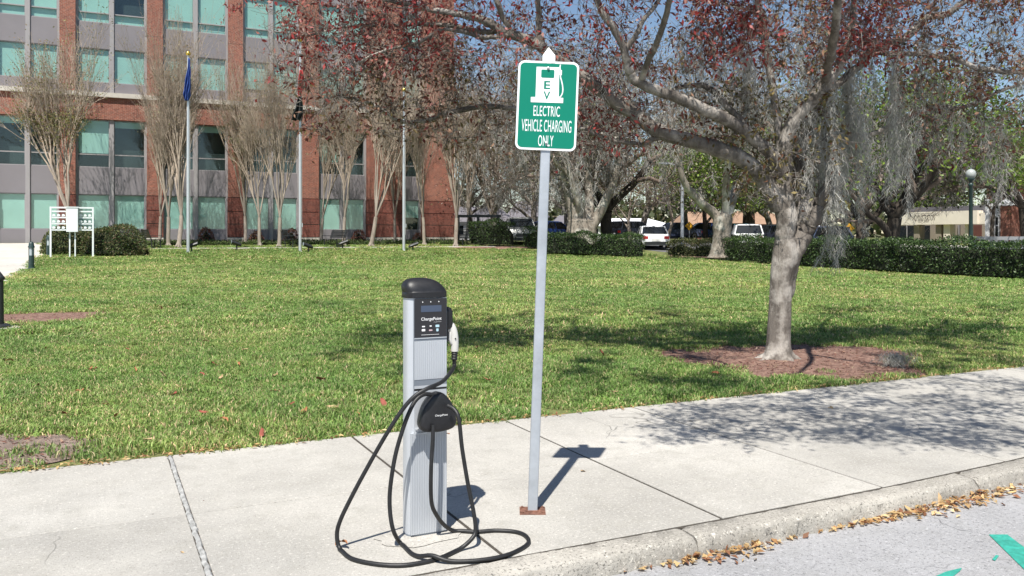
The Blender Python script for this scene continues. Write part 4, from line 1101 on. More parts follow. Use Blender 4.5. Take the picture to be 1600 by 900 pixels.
    O3 = [(1320, -90, D-2.2, 11), (1420, -160, D-2.8, 10), (1540, -240, D-3.3, 8), (1640, -300, D-3.6, 6)]
    U1 = [(850, -75, D-.5, 9), (835, -200, D-.4, 8), (820, -360, D-.2, 6), (830, -520, D, 4)]
    U2 = [(915, -48, D-1.1, 9), (880, -180, D-1.2, 8), (900, -340, D-1.0, 6)]
    U3 = [(1340, -28, D-.5, 11), (1345, -170, D-.3, 9), (1370, -330, D, 7), (1400, -480, D+.2, 5)]
    U4 = [(760, -48, D-.7, 8), (700, -170, D-.6, 7), (660, -300, D-.4, 5)]
    U5 = [(1580, -48, D+.7, 8), (1600, -170, D+.6, 7), (1610, -300, D+.4, 5)]
    U6 = [(1222, 250, D, 14), (1205, 120, D, 12), (1180, -20, D-.1, 11), (1150, -200, D-.2, 9), (1120, -380, D-.2, 6)]
    limbs = [U1, U2, U3, U4, U5, U6, stemL, stemR, stub, L1, L2, L2b, L2c, L3, L4, L5, L6, L7, L8, L9, L10, L11, O1, O2, O3]
    def conv(l): 
        arr = np.array([(*(P(a, b_, d) - base), w / 2 / F_PX * d) for a, b_, d, w in l]); return smooth_path(arr, 8)
    # trunk: swept with uneven rings and a root flare
    sp = conv(trunk); n = 28; rings = []
    ph = rng.uniform(0, 6.28, 6)
    for k, (x, y, z, r) in enumerate(sp):
        rr = []
        fl = max(0, 1 - max(z, 0) / .28)
        for i in range(n):
            a = 2*math.pi*i/n; m = 1 + .05*math.sin(3*a + ph[0] + z*2) + .035*math.sin(5*a + ph[1] - z*3) + .02*math.sin(9*a+ph[2]+z*9) + fl*.16*max(0, math.sin(4*a+ph[3])) 
            rr.append((x + r*m*math.cos(a), y + r*m*math.sin(a), z))
        rings.append(rr)
    MB().loft(rings).build('trunk', 'bark', root, True, angle=80)
    TL, TT, TR = Tubes(), Tubes(), Tubes()
    for k in range(7):
        a = k*.9 + rng.normal(0, .15); l_ = rng.uniform(.28, .5); ca_, sa_ = math.cos(a), math.sin(a)
        TR.add(smooth_path([(.06*ca_, .06*sa_, .18, .06), (.13*ca_, .13*sa_, .07, .05), (.22*ca_, .22*sa_ + .01, .02, .035), (l_*ca_, l_*sa_ + .03, -.02, .025)], 4)[:, :3], smooth_path([(.06,), (.05,), (.035,), (.02,)], 4)[:, 0], 10)
    link('roots', TR.mesh('roots'), 'bark', root)
    NP, NR, ND = [], [], []
    for li, l in enumerate(limbs):
        q = conv(l); nz = np.convolve(rng.normal(0, 1, len(q) + 8), np.ones(9) / 9, 'valid'); r = q[:, 3] * (1 + .10 * nz); pth = q[:, :3] + np.stack([np.convolve(rng.normal(0, .03, len(q) + 6), np.ones(7) / 7, 'valid') for _ in range(3)], 1) * (np.arange(len(q)) > 3)[:, None]
        TL.add(pth, r, 14 if r[0] > .06 else 8)
        if l is stub: continue
        for k in range(len(pth)): NP.append(pth[k]); NR.append(r[k]); ND.append(0)
    link('limbs', TL.mesh('limbs'), 'bark', root)
    RED = [(.24, .03, .03), (.34, .06, .055), (.17, .035, .032), (.30, .11, .085), (.33, .16, .13)]
    BRN = [(.23, .11, .075), (.31, .18, .12), (.17, .045, .035), (.16, .12, .05)]
    OLV = [(.16, .14, .05), (.22, .17, .07), (.13, .12, .045), (.19, .09, .05)]
    att = []   # (point, palette, leaves, spread)
    def region(x0, x1, y0, y1, d0, d1, n, pal, lv, sp_=.16):
        for k in range(n): att.append((P(rng.uniform(x0, x1), rng.uniform(y0, y1), D0 + rng.uniform(d0, d1)) - base, pal, lv, sp_))
    region(440, 720, -130, 95, -1.2, .6, 240, RED, 13)
    region(520, 700, 10, 100, -1, .4, 80, RED, 12)
    region(400, 520, 20, 140, -.8, .3, 34, RED, 9)
    region(470, 720, 90, 215, -.7, .6, 160, BRN, 8)
    region(720, 1000, -130, 90, -1.4, .4, 220, RED, 11)
    region(690, 830, 80, 230, -.6, .6, 100, BRN, 9)
    region(880, 1000, 90, 240, -.7, .5, 90, RED, 9)
    region(1000, 1130, 50, 220, -.8, .6, 90, BRN, 10)
    region(1075, 1190, -90, 95, -1.2, .4, 170, RED, 20)
    region(1190, 1300, -90, 110, -.8, .6, 120, BRN, 14)
    region(1290, 1400, -90, 80, -.8, .8, 170, RED, 18)
    region(1130, 1310, 130, 320, -.5, .5, 130, OLV, 12, .12)
    region(1390, 1680, -110, 130, -.5, 1.2, 330, BRN, 13)
    region(1400, 1620, 100, 250, .3, 1.4, 110, BRN, 9)
    # crown above the picture and over the sidewalk, spread where its shade falls
    def shade(x0, x1, y0, y1, z0, z1, n, lv):
        for k in range(n):
            px, py = rng.uniform(x0, x1), rng.uniform(y0, y1); g = G(px, py); z = rng.uniform(z0, z1)
            s = (z - g[2]) / -LDIR[2]; p = np.array((g[0] - LDIR[0]*s, g[1] - LDIR[1]*s, z)); att.append((p - base, RED if rng.uniform() < .5 else BRN, lv, .2))
    shade(1030, 1330, 595, 690, 3.5, 4.8, 170, 26)
    shade(1330, 1620, 580, 700, 3.5, 4.8, 190, 24)
    for k in range(24):
        a_, b_ = rng.uniform(1260, 1600), rng.uniform(480, 575); shade(a_ - 45, a_ + 45, b_ - 10, b_ + 10, 5.2, 6.6, 9, 62)
    for k in range(54):
        a_, b_ = rng.uniform(515, 1190), rng.uniform(478, 598 if k % 2 == 0 else 540); shade(a_ - 45, a_ + 45, b_ - 10, b_ + 10, 5.2, 6.6, 9, 62)
    NPa = np.array(NP); ap = np.array([a[0] for a in att])
    dist = np.array([np.min(np.linalg.norm(NPa - q, axis=1)) for q in ap]); order = np.argsort(dist)
    cap = 30000; nodes = np.empty((cap, 3)); nr = np.empty(cap); nn = len(NPa); nodes[:nn] = NPa; nr[:nn] = NR
    leafC, leafK = [], []; tips = []
    for idx in order:
        q, pal, lv, spd = att[idx]
        dv = np.linalg.norm(nodes[:nn] - q, axis=1) + .25 * np.maximum(0, nodes[:nn, 2] - q[2]); j = int(np.argmin(dv)); p0 = nodes[j]; L = np.linalg.norm(q - p0)
        if L < .05: continue
        k = max(2, int(L / .22)); t = np.linspace(0, 1, k + 1)[:, None]
        path = p0 + (q - p0) * t; bend = perp((q - p0) / L) * L * .14; path += bend * np.sin(t * math.pi) ; path[1:-1] += rng.normal(0, .03, (k - 1, 3)); path[:, 2] += np.sin(t[:, 0] * math.pi) * L * .05
        r0 = min(nr[j] * .7, .005 + .011 * L); rad = np.linspace(r0, .003, k + 1)
        TT.add(path, rad, 5 if r0 > .012 else 4)
        m = min(k, cap - nn); nodes[nn:nn+m] = path[1:1+m]; nr[nn:nn+m] = rad[1:1+m]; nn += m
        # fine twigs with leaves round the end
        tw = []
        for c in range(rng.integers(4, 8)):
            i0 = rng.integers(max(0, k - 3), k + 1); dv2 = rand_dirs(1)[0] + (q - p0) / L * .6 + np.array((0, 0, -.05)); dv2 /= np.linalg.norm(dv2); l2 = rng.uniform(.12, .38)
            a0 = path[i0]; a1 = a0 + dv2 * l2 * .5 + rng.normal(0, .02, 3); a2 = a1 + dv2 * l2 * .5 + rng.normal(0, .03, 3); TT.add([a0, a1, a2], [.0034, .0026, .0018], 3); tw += [a1, a2, (a1 + a2) / 2]
        tw.append(path[-1]); tw = np.array(tw)
        nl = max(1, int(lv * (rng.uniform(.05, .5) if rng.uniform() < .45 else rng.uniform(1.0, 2.1))))
        c = tw[rng.integers(0, len(tw), nl)] + rng.normal(0, spd * .2, (nl, 3)); leafC.append(c); leafK.append(pick(pal, nl))
    link('twigs', TT.mesh('twigs'), 'bark', root)
    lc, lk = np.concatenate(leafC), np.concatenate(leafK)
    foliage_obj([leaves(lc, .078, .030, lk, .7, .4)], 'leaf', root, 'foliage', 'stuff')
    # Spanish moss
    parts = []
    allp = nodes[:nn]
    def moss(x0, x1, y0, y1, d0, d1, n, per, l0, l1, w=.0058, snap=True):
        c = np.array([P(rng.uniform(x0, x1), rng.uniform(y0, y1), D0 + rng.uniform(d0, d1)) - base for _ in range(n)])
        if snap:
            for k in range(n):
                dd = np.linalg.norm(allp - c[k], axis=1); c[k] = allp[int(np.argmin(dd))] * .8 + c[k] * .2
        L = np.repeat(rng.uniform(l0, l1, n), per) * rng.uniform(.35, 1.1, n * per)
        rt = np.repeat(c, per, axis=0) + rng.normal(0, .055, (n * per, 3))
        parts.append(ropes(c, rng.uniform(l0, l1, n), .042, .15, w, (.47, .465, .435), per * 3.4, 6, .8))
    moss(1290, 1400, 40, 170, .1, 1.1, 22, 50, .6, 1.9)
    moss(1300, 1450, 60, 200, .2, 1.2, 24, 46, .5, 1.5)
    moss(1255, 1330, 60, 240, -.3, .6, 26, 70, .3, 1.0)
    moss(1230, 1300, -20, 120, -.4, .5, 16, 50, .3, .9)
    moss(1050, 1220, 20, 150, -.5, .5, 34, 50, .2, .7)
    moss(1440, 1600, 20, 200, .3, 1.2, 26, 50, .2, .8)
    moss(860, 1060, 60, 200, -.6, .3, 14, 24, .15, .5)
    moss(1315, 1345, 270, 300, .5, .8, 3, 60, .7, 1.1)
    foliage_obj(parts, 'moss', root, 'spanish_moss', 'stuff')
    rng = old
main_tree()

# ------------------------------------------------------------------ a far wood that closes the view
def far_woods():
    n = 26000; th = rng.uniform(-.9, 1.75, n); rr = rng.uniform(150, 185, n)
    top = 7.0 + 2.2*np.sin(th*23) + 1.5*np.sin(th*51 + 1) + 1.2*np.sin(th*97 + 2) + 3*np.sin(th*5 + 1)
    z = 1.0 + top*rng.uniform(0, 1, n)**.75 + rng.normal(0, .4, n)
    c = np.stack([rr*np.sin(th), rr*np.cos(th), z], 1)
    cols = [(.05, .065, .022), (.08, .09, .035), (.15, .125, .085), (.035, .045, .018), (.11, .12, .045)]
    o = foliage_obj([leaves(c, 1.5, 1.1, pick(cols, n), .1)], 'leaf', None, 'far_woods', 'stuff')
    tag(o, 'distant belt of dark trees closing the view', 'woods')
far_woods()

# ================================================================== HEDGES AND SHRUBS
def hedge(name, pts, width, height, label, cols, n_per_m=1500, leaf=.085, lump=.10, cat='hedge', group=None, seed=1, p=None, dome=False):
    """clipped hedge along a ground line, leaves close to an uneven skin, dark woody core"""
    global rng
    old = rng; rng = np.random.default_rng(seed)
    pts = [np.array(q[:2], float) for q in pts]; o = pts[0]
    root = empty(name, (o[0], o[1], gz(o[1])), 0, label, cat, group); parts = []; core = MB(); zb = gz(o[1])
    stems = Tubes(); tot = sum(np.linalg.norm(pts[k+1] - pts[k]) for k in range(len(pts) - 1))
    for k in range(len(pts) - 1):
        a, b = pts[k], pts[k+1]; L = np.linalg.norm(b - a); t = (b - a) / L; nrm = np.array((-t[1], t[0])); n = int(n_per_m * L)
        s = rng.uniform(-.03, 1.03, n) * L
        # positions over top and both faces
        u = rng.uniform(0, 1, n); side = rng.choice([-1, 1], n); topm = u < .34
        off = np.where(topm, rng.uniform(-1, 1, n) * width/2, side * width/2); z = np.where(topm, height, height * rng.uniform(.06, 1, n)**.8)
        l1 = np.sin(s*2.3 + seed)*.5 + np.sin(s*5.1 + 1.3*seed)*.3 + np.sin(s*.8)*.5 + np.sin(z*6 + s*3)*.35
        skin = lump * l1 - np.abs(rng.normal(0, .085, n)) + rng.normal(0, .02, n)
        off = np.where(topm, off, off + side * skin - side * .05); z = np.where(topm, z + skin * 1.1, z)
        if dome:
            tt = np.clip(np.abs(s / L - .5) * 2, 0, 1.05); fd = np.sqrt(np.maximum(1 - tt**2.0, .06)); z = z * fd; off = off * fd * np.sqrt(np.maximum(1 - .55*(z/height)**3, .2))
        x = a[0] + t[0]*s + nrm[0]*off; y = a[1] + t[1]*s + nrm[1]*off
        c = np.stack([x - o[0], y - o[1], np.interp(y, TY, TZ) - zb + np.maximum(z, .04)], 1)
        parts.append(leaves(c, leaf, leaf * .55, pick(cols, n, p), -.1, .3, up=.6))
        m = max(2, int(L / .5)); rings = []
        for q in range(m + 1):
            c0 = a + t * L * q / m; g = gz(c0[1]) - zb; w = width/2 - .22 + rng.normal(0, .03); h = height - .24 + rng.normal(0, .04); e_ = abs(q / m - .5) * 2; fdm = max(.15, (1 - e_**2.4)**.5) if dome else (.6 if q in (0, m) and k in (0, len(pts) - 2) else 1); h *= fdm; w *= fdm
            rings.append([(*(c0 - o + nrm*e), g + zz) for e, zz in ((-w, .12), (w, .12), (w*1.02, h*.6), (w*.8, h), (-w*.8, h), (-w*1.02, h*.6))])
        core.loft(rings)
        for q in range(int(L / .35) + 1):
            c0 = a + t * min(L, .35*q + rng.uniform(0, .1)) + nrm * rng.uniform(-.2, .2) - o; g = gz(c0[1] + o[1]) - zb
            stems.add([(c0[0], c0[1], g - .03), (c0[0] + rng.normal(0, .06), c0[1] + rng.normal(0, .06), g + .35)], [.022, .014], 4)
    foliage_obj(parts, 'hedge_leaf', root, 'foliage', 'stuff')
    core.build('inner_growth', 'inner_hedge', root); link('stems', stems.mesh('stems'), 'twig', root)
    rng = old
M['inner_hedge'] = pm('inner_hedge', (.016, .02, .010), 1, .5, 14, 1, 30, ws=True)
DK = [(.030, .058, .018), (.045, .085, .024), (.065, .115, .030), (.095, .15, .045), (.02, .038, .013)]
YL = [(.13, .14, .05), (.14, .15, .055), (.07, .09, .03), (.17, .14, .07), (.05, .07, .022)]
xh = 27.0
hedge('long_hedge', [(xcol(1134, 34.3), 34.3), (27.4, 28), (26.6, 22), (26.3, 16.5), (26.2, 11)], 1.25, 1.2, 'long dark green clipped hedge behind the leaning tree', DK, 1500, .085, seed=21)
hedge('clipped_hedge', [np.array(at(852, 47)), np.array(at(925, 46.5)), np.array(at(1003, 45.6))], 1.3, 1.18, 'dark green clipped hedge between the sign post and the white car', DK, 1500, .09, seed=22)
hedge('loose_hedge', [np.array(at(1046, 46.5)), np.array(at(1085, 45.8)), np.array(at(1122, 45.0))], 1.2, .98, 'yellowish loose hedge left of the pale forked tree', YL, 1400, .09, .14, seed=23)
hedge('dark_hedge', [np.array(at(738, 54)), np.array(at(800, 53))], 1.2, 1.5, 'tall dark hedge behind the black benches', DK, 1400, .10, .14, seed=24)
hedge('dark_hedge', [np.array(at(822, 51.5)), np.array(at(851, 51))], 1.1, 1.25, 'short dark hedge beside the grey pickup', DK, 1400, .10, .12, seed=25)
hedge('round_bush', [np.array(at(70, 39.6)), np.array(at(150, 39.6))], 1.9, 1.3, 'dense round bush standing behind the white notice frame', YL + YL + DK, 3200, .085, .12, 'bush', seed=26, dome=True)
hedge('round_bush', [np.array(at(130, 39.4)), np.array(at(226, 39.2))], 1.9, 1.36, 'dense round bush with pinkish tips right of the notice frame', YL + YL + DK + [(.24, .15, .10)], 3200, .085, .14, 'bush', seed=27, dome=True)
# low ground cover along the building and red shrubs in it
gy = 51.6
hedge('ground_cover', [(xcol(222, gy), gy), (xcol(708, gy), gy)], 2.6, .24, 'low green ground cover along the foot of the brick building', [(.07, .11, .03), (.10, .14, .04), (.05, .08, .02)], 900, .09, .05, 'ground cover', seed=31)
RS = [(.20, .06, .04), (.16, .045, .035), (.13, .09, .035), (.22, .10, .06)]
for k, (px, y, h, lab) in enumerate(((322, 53.0, .95, 'reddish shrub under the mint window right of the blue flag pole'), (455, 53.0, .95, 'reddish shrub behind the bench beside the black flag pole'), (560, 53.0, .85, 'reddish shrub under the window left of the widest brick pier'), (400, 53.2, .7, 'low reddish shrub behind the yellow-leaved bare tree at the pier'), (655, 53.2, .6, 'smallest reddish shrub under the narrow window by the flagless pole'))):
    c = col_at(px, y)
    hedge('red_shrub', [(c[0] - .45, y), (c[0] + .45, y)], .9, h, lab, RS, 650, .10, .14, 'shrub', 'reddish shrubs by the building', seed=40 + k, dome=True)
# cycad with stiff fronds behind the long hedge
def cycad():
    x, y = at(1466, 35.5); r = empty('palm_plant', (x, y, gz(y)), 0, 'dark spiky palm plant rising behind the long hedge', 'palm')
    st = Tubes(); st.add([(0, 0, -.05), (0, 0, .35), (0, 0, .55)], [.16, .15, .10], 10); link('trunk', st.mesh('trunk'), 'dark_bark', r)
    for k in range(22):
        a = k * 2.4; el = rng.uniform(.35, 1.2); L = rng.uniform(1.1, 1.6); pts = []
        for i in range(8):
            s = i / 7; pts.append((math.cos(a)*L*s*math.cos(el), math.sin(a)*L*s*math.cos(el), .5 + L*s*math.sin(el) - .55*L*s*s))
        pts = np.array(pts); T = Tubes(); T.add(pts, np.linspace(.012, .004, 8), 4); V, Q = list(T.V), list(T.Q); n = T.n
        side = np.array((-math.sin(a), math.cos(a), 0)); lv = []
        for i in range(26):
            s = .12 + .86 * i / 25; c = pts[0] + 0; t = s * 7; j = min(int(t), 6); c = pts[j] + (pts[j+1] - pts[j]) * (t - j); fw = pts[j+1] - pts[j]; fw /= np.linalg.norm(fw)
            for sg in (-1, 1):
                tip = c + side*sg*.17*(1 - .5*s) + fw*.10 + np.array((0, 0, .03)); lv.append([c - fw*.010, c + fw*.010, tip, tip - fw*.004])
        lv = np.array(lv).reshape(-1, 3); V.append(lv); Q.append(np.arange(len(lv)).reshape(-1, 4) + n)
        VV, QQ = np.concatenate(V), np.concatenate(Q)
        link('frond', np_mesh('frond', VV, QQ, col=np.tile(np.array((.035, .065, .022)), (len(VV), 1))), 'hedge_leaf', r)
cycad()

# ================================================================== THE CHARGING STATION
def charger():
    x0, x1, yf, yb_ = 1.392, 1.603, 4.045, 4.165
    cx, cy = (x0 + x1)/2, (yf + yb_)/2; w, dp_ = x1 - x0, yb_ - yf
    root = empty('charging_station', (cx, cy, 0), 0, 'silver and black electric car charging station on the sidewalk', 'charging station')
    def plan(sx=1.0, sy=1.0, n=40, e=3.6, dx=0, dy=0):
        pts = []
        for i in range(n):
            a = 2*math.pi*i/n; c, s = math.cos(a), math.sin(a)
            pts.append((dx + sx*w/2*math.copysign(abs(c)**(2/e), c), dy + sy*dp_/2*math.copysign(abs(s)**(2/e), s)))
        return pts
    MB().loft([[(x, y, z) for x, y in plan()] for z in (.004, 1.192)]).build('column', 'alu', root, True, angle=35)
    MB().loft([[(x, y, z) for x, y in plan(1.01, 1.02)] for z in (0, .012)]).build('foot_plate', 'alu_dark', root)
    # dome cap, highest to the left of the middle
    rings = [[(x, y, 1.188) for x, y in plan(1.03, 1.10)], [(x, y, 1.19) for x, y in plan(1.045, 1.14)], [(x, y, 1.2155) for x, y in plan(1.045, 1.14)], [(x, y, 1.217) for x, y in plan(1.03, 1.11)]]
    for k in range(1, 12):
        ph = k / 11 * math.pi / 2; f = math.cos(ph)**.75 if k < 11 else .02; t = math.sin(ph)
        rings.append([(x - .028*t, y + .01*t, 1.217 + .070*t) for x, y in plan(1.03*f + .004, 1.11*f + .004)])
    cap = MB().loft(rings).build('cap', 'black_plastic', root, True, angle=50)
    fy = -dp_/2                                  # front face in local y
    fx0, fx1 = -w/2 + .030, w/2 - .010
    def front(name, mat, a, b, za, zb, out, par=root, bev=.0015, base=.01):
        return MB().box(a, b, fy - out, fy + base, za, zb).build(name, mat, par)
    fp = front('front_frame', 'alu_dark', fx0 - .002, fx1 + .002, .700, 1.187, .0015)
    # head panel
    hp = front('display_panel', 'black_panel', fx0, fx1, .992, 1.185, .004)
    l = front('screen', 'lcd', fx0 + .034, fx1 - .028, 1.118, 1.150, .0052, hp)
    for k in range(3):
        link('status_light', MB().lathe([(.0028, 0), (.0028, .0012)], 10).mesh('status_light'), 'white_print', hp).matrix_local = Matrix.Translation((fx0 + .043 + .043*k, fy - .004, 1.168)) @ Matrix.Rotation(R(90), 4, 'X')
    def txt(body, h, wd, x, z, par, y, mat='white_print', bold=.01, name='lettering'):
        o = link(name, text_mesh(body, h, wd, bold=bold), mat, par); o.location = (x, y, z); return o
    txt('ChargePoint', .0205, .108, (fx0+fx1)/2 + .004, 1.081, hp, fy - .0047, bold=.008)
    txt('charge forward', .004, .040, (fx0+fx1)/2 + .036, 1.0665, hp, fy - .0047, bold=.0)
    ic = [('white_print', -.038, 1.046, .016, .006), ('white_print', -.038, 1.028, .018, .011), ('white_print', .0, 1.047, .011, .006), ('pink_print', .0, 1.026, .018, .007), ('blue_print', .036, 1.046, .020, .012), ('blue_print', .036, 1.026, .012, .014)]
    for m, x, z, a, b in ic:
        MB().prism(rrect((fx0+fx1)/2 + x, z, a, b, .0022, 3), fy - .0046, fy - .0035).build('symbol', m, hp)
    MB().box((fx0+fx1)/2 - .05, (fx0+fx1)/2 + .045, fy - .0046, fy - .0035, 1.0035, 1.0050).build('printed_line', 'white_print', hp)
    front('trim_bar', 'alu', fx0, fx1, .9855, .9895, .006); front('trim_bar', 'alu_dark', fx0, fx1, .976, .985, .003)
    # fluted panels
    def flutes(name, a, b, za, zb, out, n):
        prof = []
        for k in range(n):
            s = (b - a) / n; x = a + k*s; prof += [(x, fy - out), (x + s*.62, fy - out), (x + s*.70, fy - out + .003), (x + s*.92, fy - out + .003)]
        prof += [(b, fy - out), (b, fy + .008), (a, fy + .008)]
        return MB().loft([[(x, y, z) for x, y in prof] for z in (za, zb)]).build(name, 'alu', root)
    flutes('fluted_panel', fx0, fx1, .782, .974, .006, 17)
    front('dark_slot', 'alu_dark', fx0, fx1, .752, .781, .004); front('trim_bar', 'alu', fx0, fx1, .738, .7515, .006); front('dark_slot', 'black_plastic', fx0, fx1, .728, .737, .004)
    front('mount_panel', 'alu', fx0, fx1, .520, .727, .004)
    flutes('fluted_panel', -w/2 + .012, fx1, .014, .518, .006, 21)
    for k in range(2): front('mount_rail', 'alu', fx0 + .004, fx1 - .02, .512 + .022*k, .520 + .022*k, .012)
    # shield-shaped cable holder
    zc = .628; out = [(0, .100), (.030, .090), (.060, .058), (.082, .020), (.092, -.020), (.096, -.052), (.086, -.078), (.055, -.092), (0, -.098), (-.055, -.094), (-.086, -.082), (-.098, -.058), (-.094, -.02), (-.080, .025), (-.058, .062), (-.030, .090)]
    sm = smooth_path([(*p,) for p in out + out[:1]], 3)[:-1]; ox = .022
    def lay(s, y): return [(ox + p[0]*s, y, zc + p[1]*s) for p in sm]
    yo = fy - .095
    ch = MB().loft([lay(.93, fy - .03), lay(.97, fy - .034), lay(1.0, fy - .055), lay(1.0, yo + .022), lay(.975, yo + .009), lay(.92, yo + .002), lay(.80, yo - .002), lay(.5, yo - .004)]).build('cable_holder', 'black_plastic', root, True, angle=60)
    MB().loft([lay(.55, fy - .004), lay(.55, fy - .031)]).build('holder_hub', 'black_plastic', ch)
    txt('ChargePoint', .0125, .066, ox + .008, zc - .012, ch, yo - .0062, bold=.006)
    # holster and plug on the right side
    hx = w/2
    hol = MB().loft([[(hx + dx_, y*s, 1.075 + z*s) for y, z in [(p[0], p[1]) for p in rrect(-.0, 0, .062, .12, .024)]] for dx_, s in ((-.004, 1.0), (.020, 1.0), (.034, .92), (.040, .72))])
    h_o = hol.build('plug_holster', 'black_plastic', root, True, angle=50)
    MB().box(hx - .002, hx + .016, -.024, .024, .96, 1.02).build('holster_arm', 'black_plastic', h_o)
    pp = smooth_path([(hx + .012, 0, 1.012, .019), (hx + .030, -.002, 1.038, .022), (hx + .043, -.004, 1.020, .0235), (hx + .053, -.006, .985, .0225), (hx + .057, -.008, .945, .0205), (hx + .057, -.008, .905, .019)], 6)
    plug = MB().tube(pp[:, :3], pp[:, 3], 16).build('plug', 'white_plastic', root, True, angle=60)
    MB().tube([(hx + .010, 0, 1.008), (hx - .001, 0, .995)], [.021, .021], 14).build('nozzle', 'black_plastic', plug, True)
    MB().tube([(hx + .030, -.012, 1.006), (hx + .026, -.013, .97), (hx + .040, -.012, .945)], [.010, .011, .008], 10).build('trigger', 'white_plastic', plug, True)
    MB().tube([(hx + .052, -.029, .972), (hx + .052, -.032, .972)], [.004, .004], 10).build('screw', 'dark_metal', plug)
    br = []
    for k in range(8): br.append((hx + .057 - .0004*k, -.008, .906 - .0065*k, .0175 if k % 2 == 0 else .0148))
    MB().tube([b[:3] for b in br], [b[3] for b in br], 14).build('strain_relief', 'rubber', plug, True)
    # cables: picture points with depth, or on the ground
    org = np.array((cx, cy, 0)); cr = .0103
    def gp(a, b): return G(a, b, flat=cr) - org
    def pp_(a, b, d): return P(a, b, d) - org
    start = np.array((hx + .054, -.008, .858))
    A_ = [start, start + np.array((-.001, -.002, -.03)), pp_(704, 582, 4.33), pp_(690, 597, 4.23), pp_(668, 607, 4.15), pp_(648, 619, 4.12), pp_(629, 640, 4.11), pp_(604, 678, 4.10), pp_(577, 725, 4.10), pp_(550, 775, 4.09), pp_(531, 815, 4.085), pp_(526.5, 838, 4.083), gp(532, 859), gp(550, 873), gp(585, 881), gp(625, 883.5), gp(660, 879), gp(690, 871), pp_(718, 858, 4.07), pp_(737, 842, 4.10), pp_(743, 828, 4.12), pp_(740, 800, 4.13), pp_(731, 755, 4.14), pp_(722, 700, 4.15), pp_(717, 655, 4.16), pp_(710, 640, 4.18), pp_(700, 634, 4.2)]
    B_ = [pp_(683, 618, 4.235), pp_(664, 616, 4.20), pp_(650, 625, 4.17), pp_(639, 645, 4.15), pp_(628, 675, 4.14), pp_(617, 715, 4.13), pp_(609.5, 765, 4.12), pp_(609.5, 800, 4.11), pp_(615, 830, 4.10), gp(627, 850), gp(645, 866), gp(668, 874), gp(700, 878), gp(750, 875.5), gp(790, 868), gp(815, 857), gp(826, 847), gp(821, 837), gp(805, 831), gp(775, 829), gp(745, 831), pp_(715, 831, 4.325), pp_(696, 822, 4.28), pp_(681, 803, 4.22), pp_(674, 782, 4.19), pp_(673.5, 735, 4.17), pp_(676, 690, 4.18), pp_(677, 664, 4.19)]
    for pth in (A_, B_):
        q = smooth_path(pth, 8); q[:, 2] = np.maximum(q[:, 2], cr)
        # B lies on top of A where they cross
        if pth is B_:
            qa = smooth_path(A_, 8); qa = qa[qa[:, 2] < .05]
            for k in range(len(q)):
                if q[k, 2] < .06:
                    m = np.min(np.linalg.norm(qa[:, :2] - q[k, :2], axis=1)); q[k, 2] += .0215*math.exp(-(m/.055)**2)
        MB().tube(q, cr, 12).build('cable', 'rubber', root, True, angle=80)
charger()

M['slab_pale'] = concrete('pale_grout', (.485, .465, .425), speck=.8, stain=.3)
# grout stain at the station's foot
def patch(name, cen, rx_, ry_, mat, z, label, cat):
    n = 22; v = [(cen[0] + rx_*math.cos(6.283*k/n)*(1 + .1*math.sin(k*2.1)), cen[1] + ry_*math.sin(6.283*k/n)*(1 + .12*math.sin(k*1.3 + 1)), z) for k in range(n)]
    me = bpy.data.meshes.new(name); me.from_pydata(v, [], [list(range(n))]); me.update(); return tag(link(name, me, mat), label, kind='structure')
patch('grout_patch', (1.46, 4.06), .22, .15, 'slab_pale', .0035, 'pale grout patch round the foot of the charging station', 'patch') 

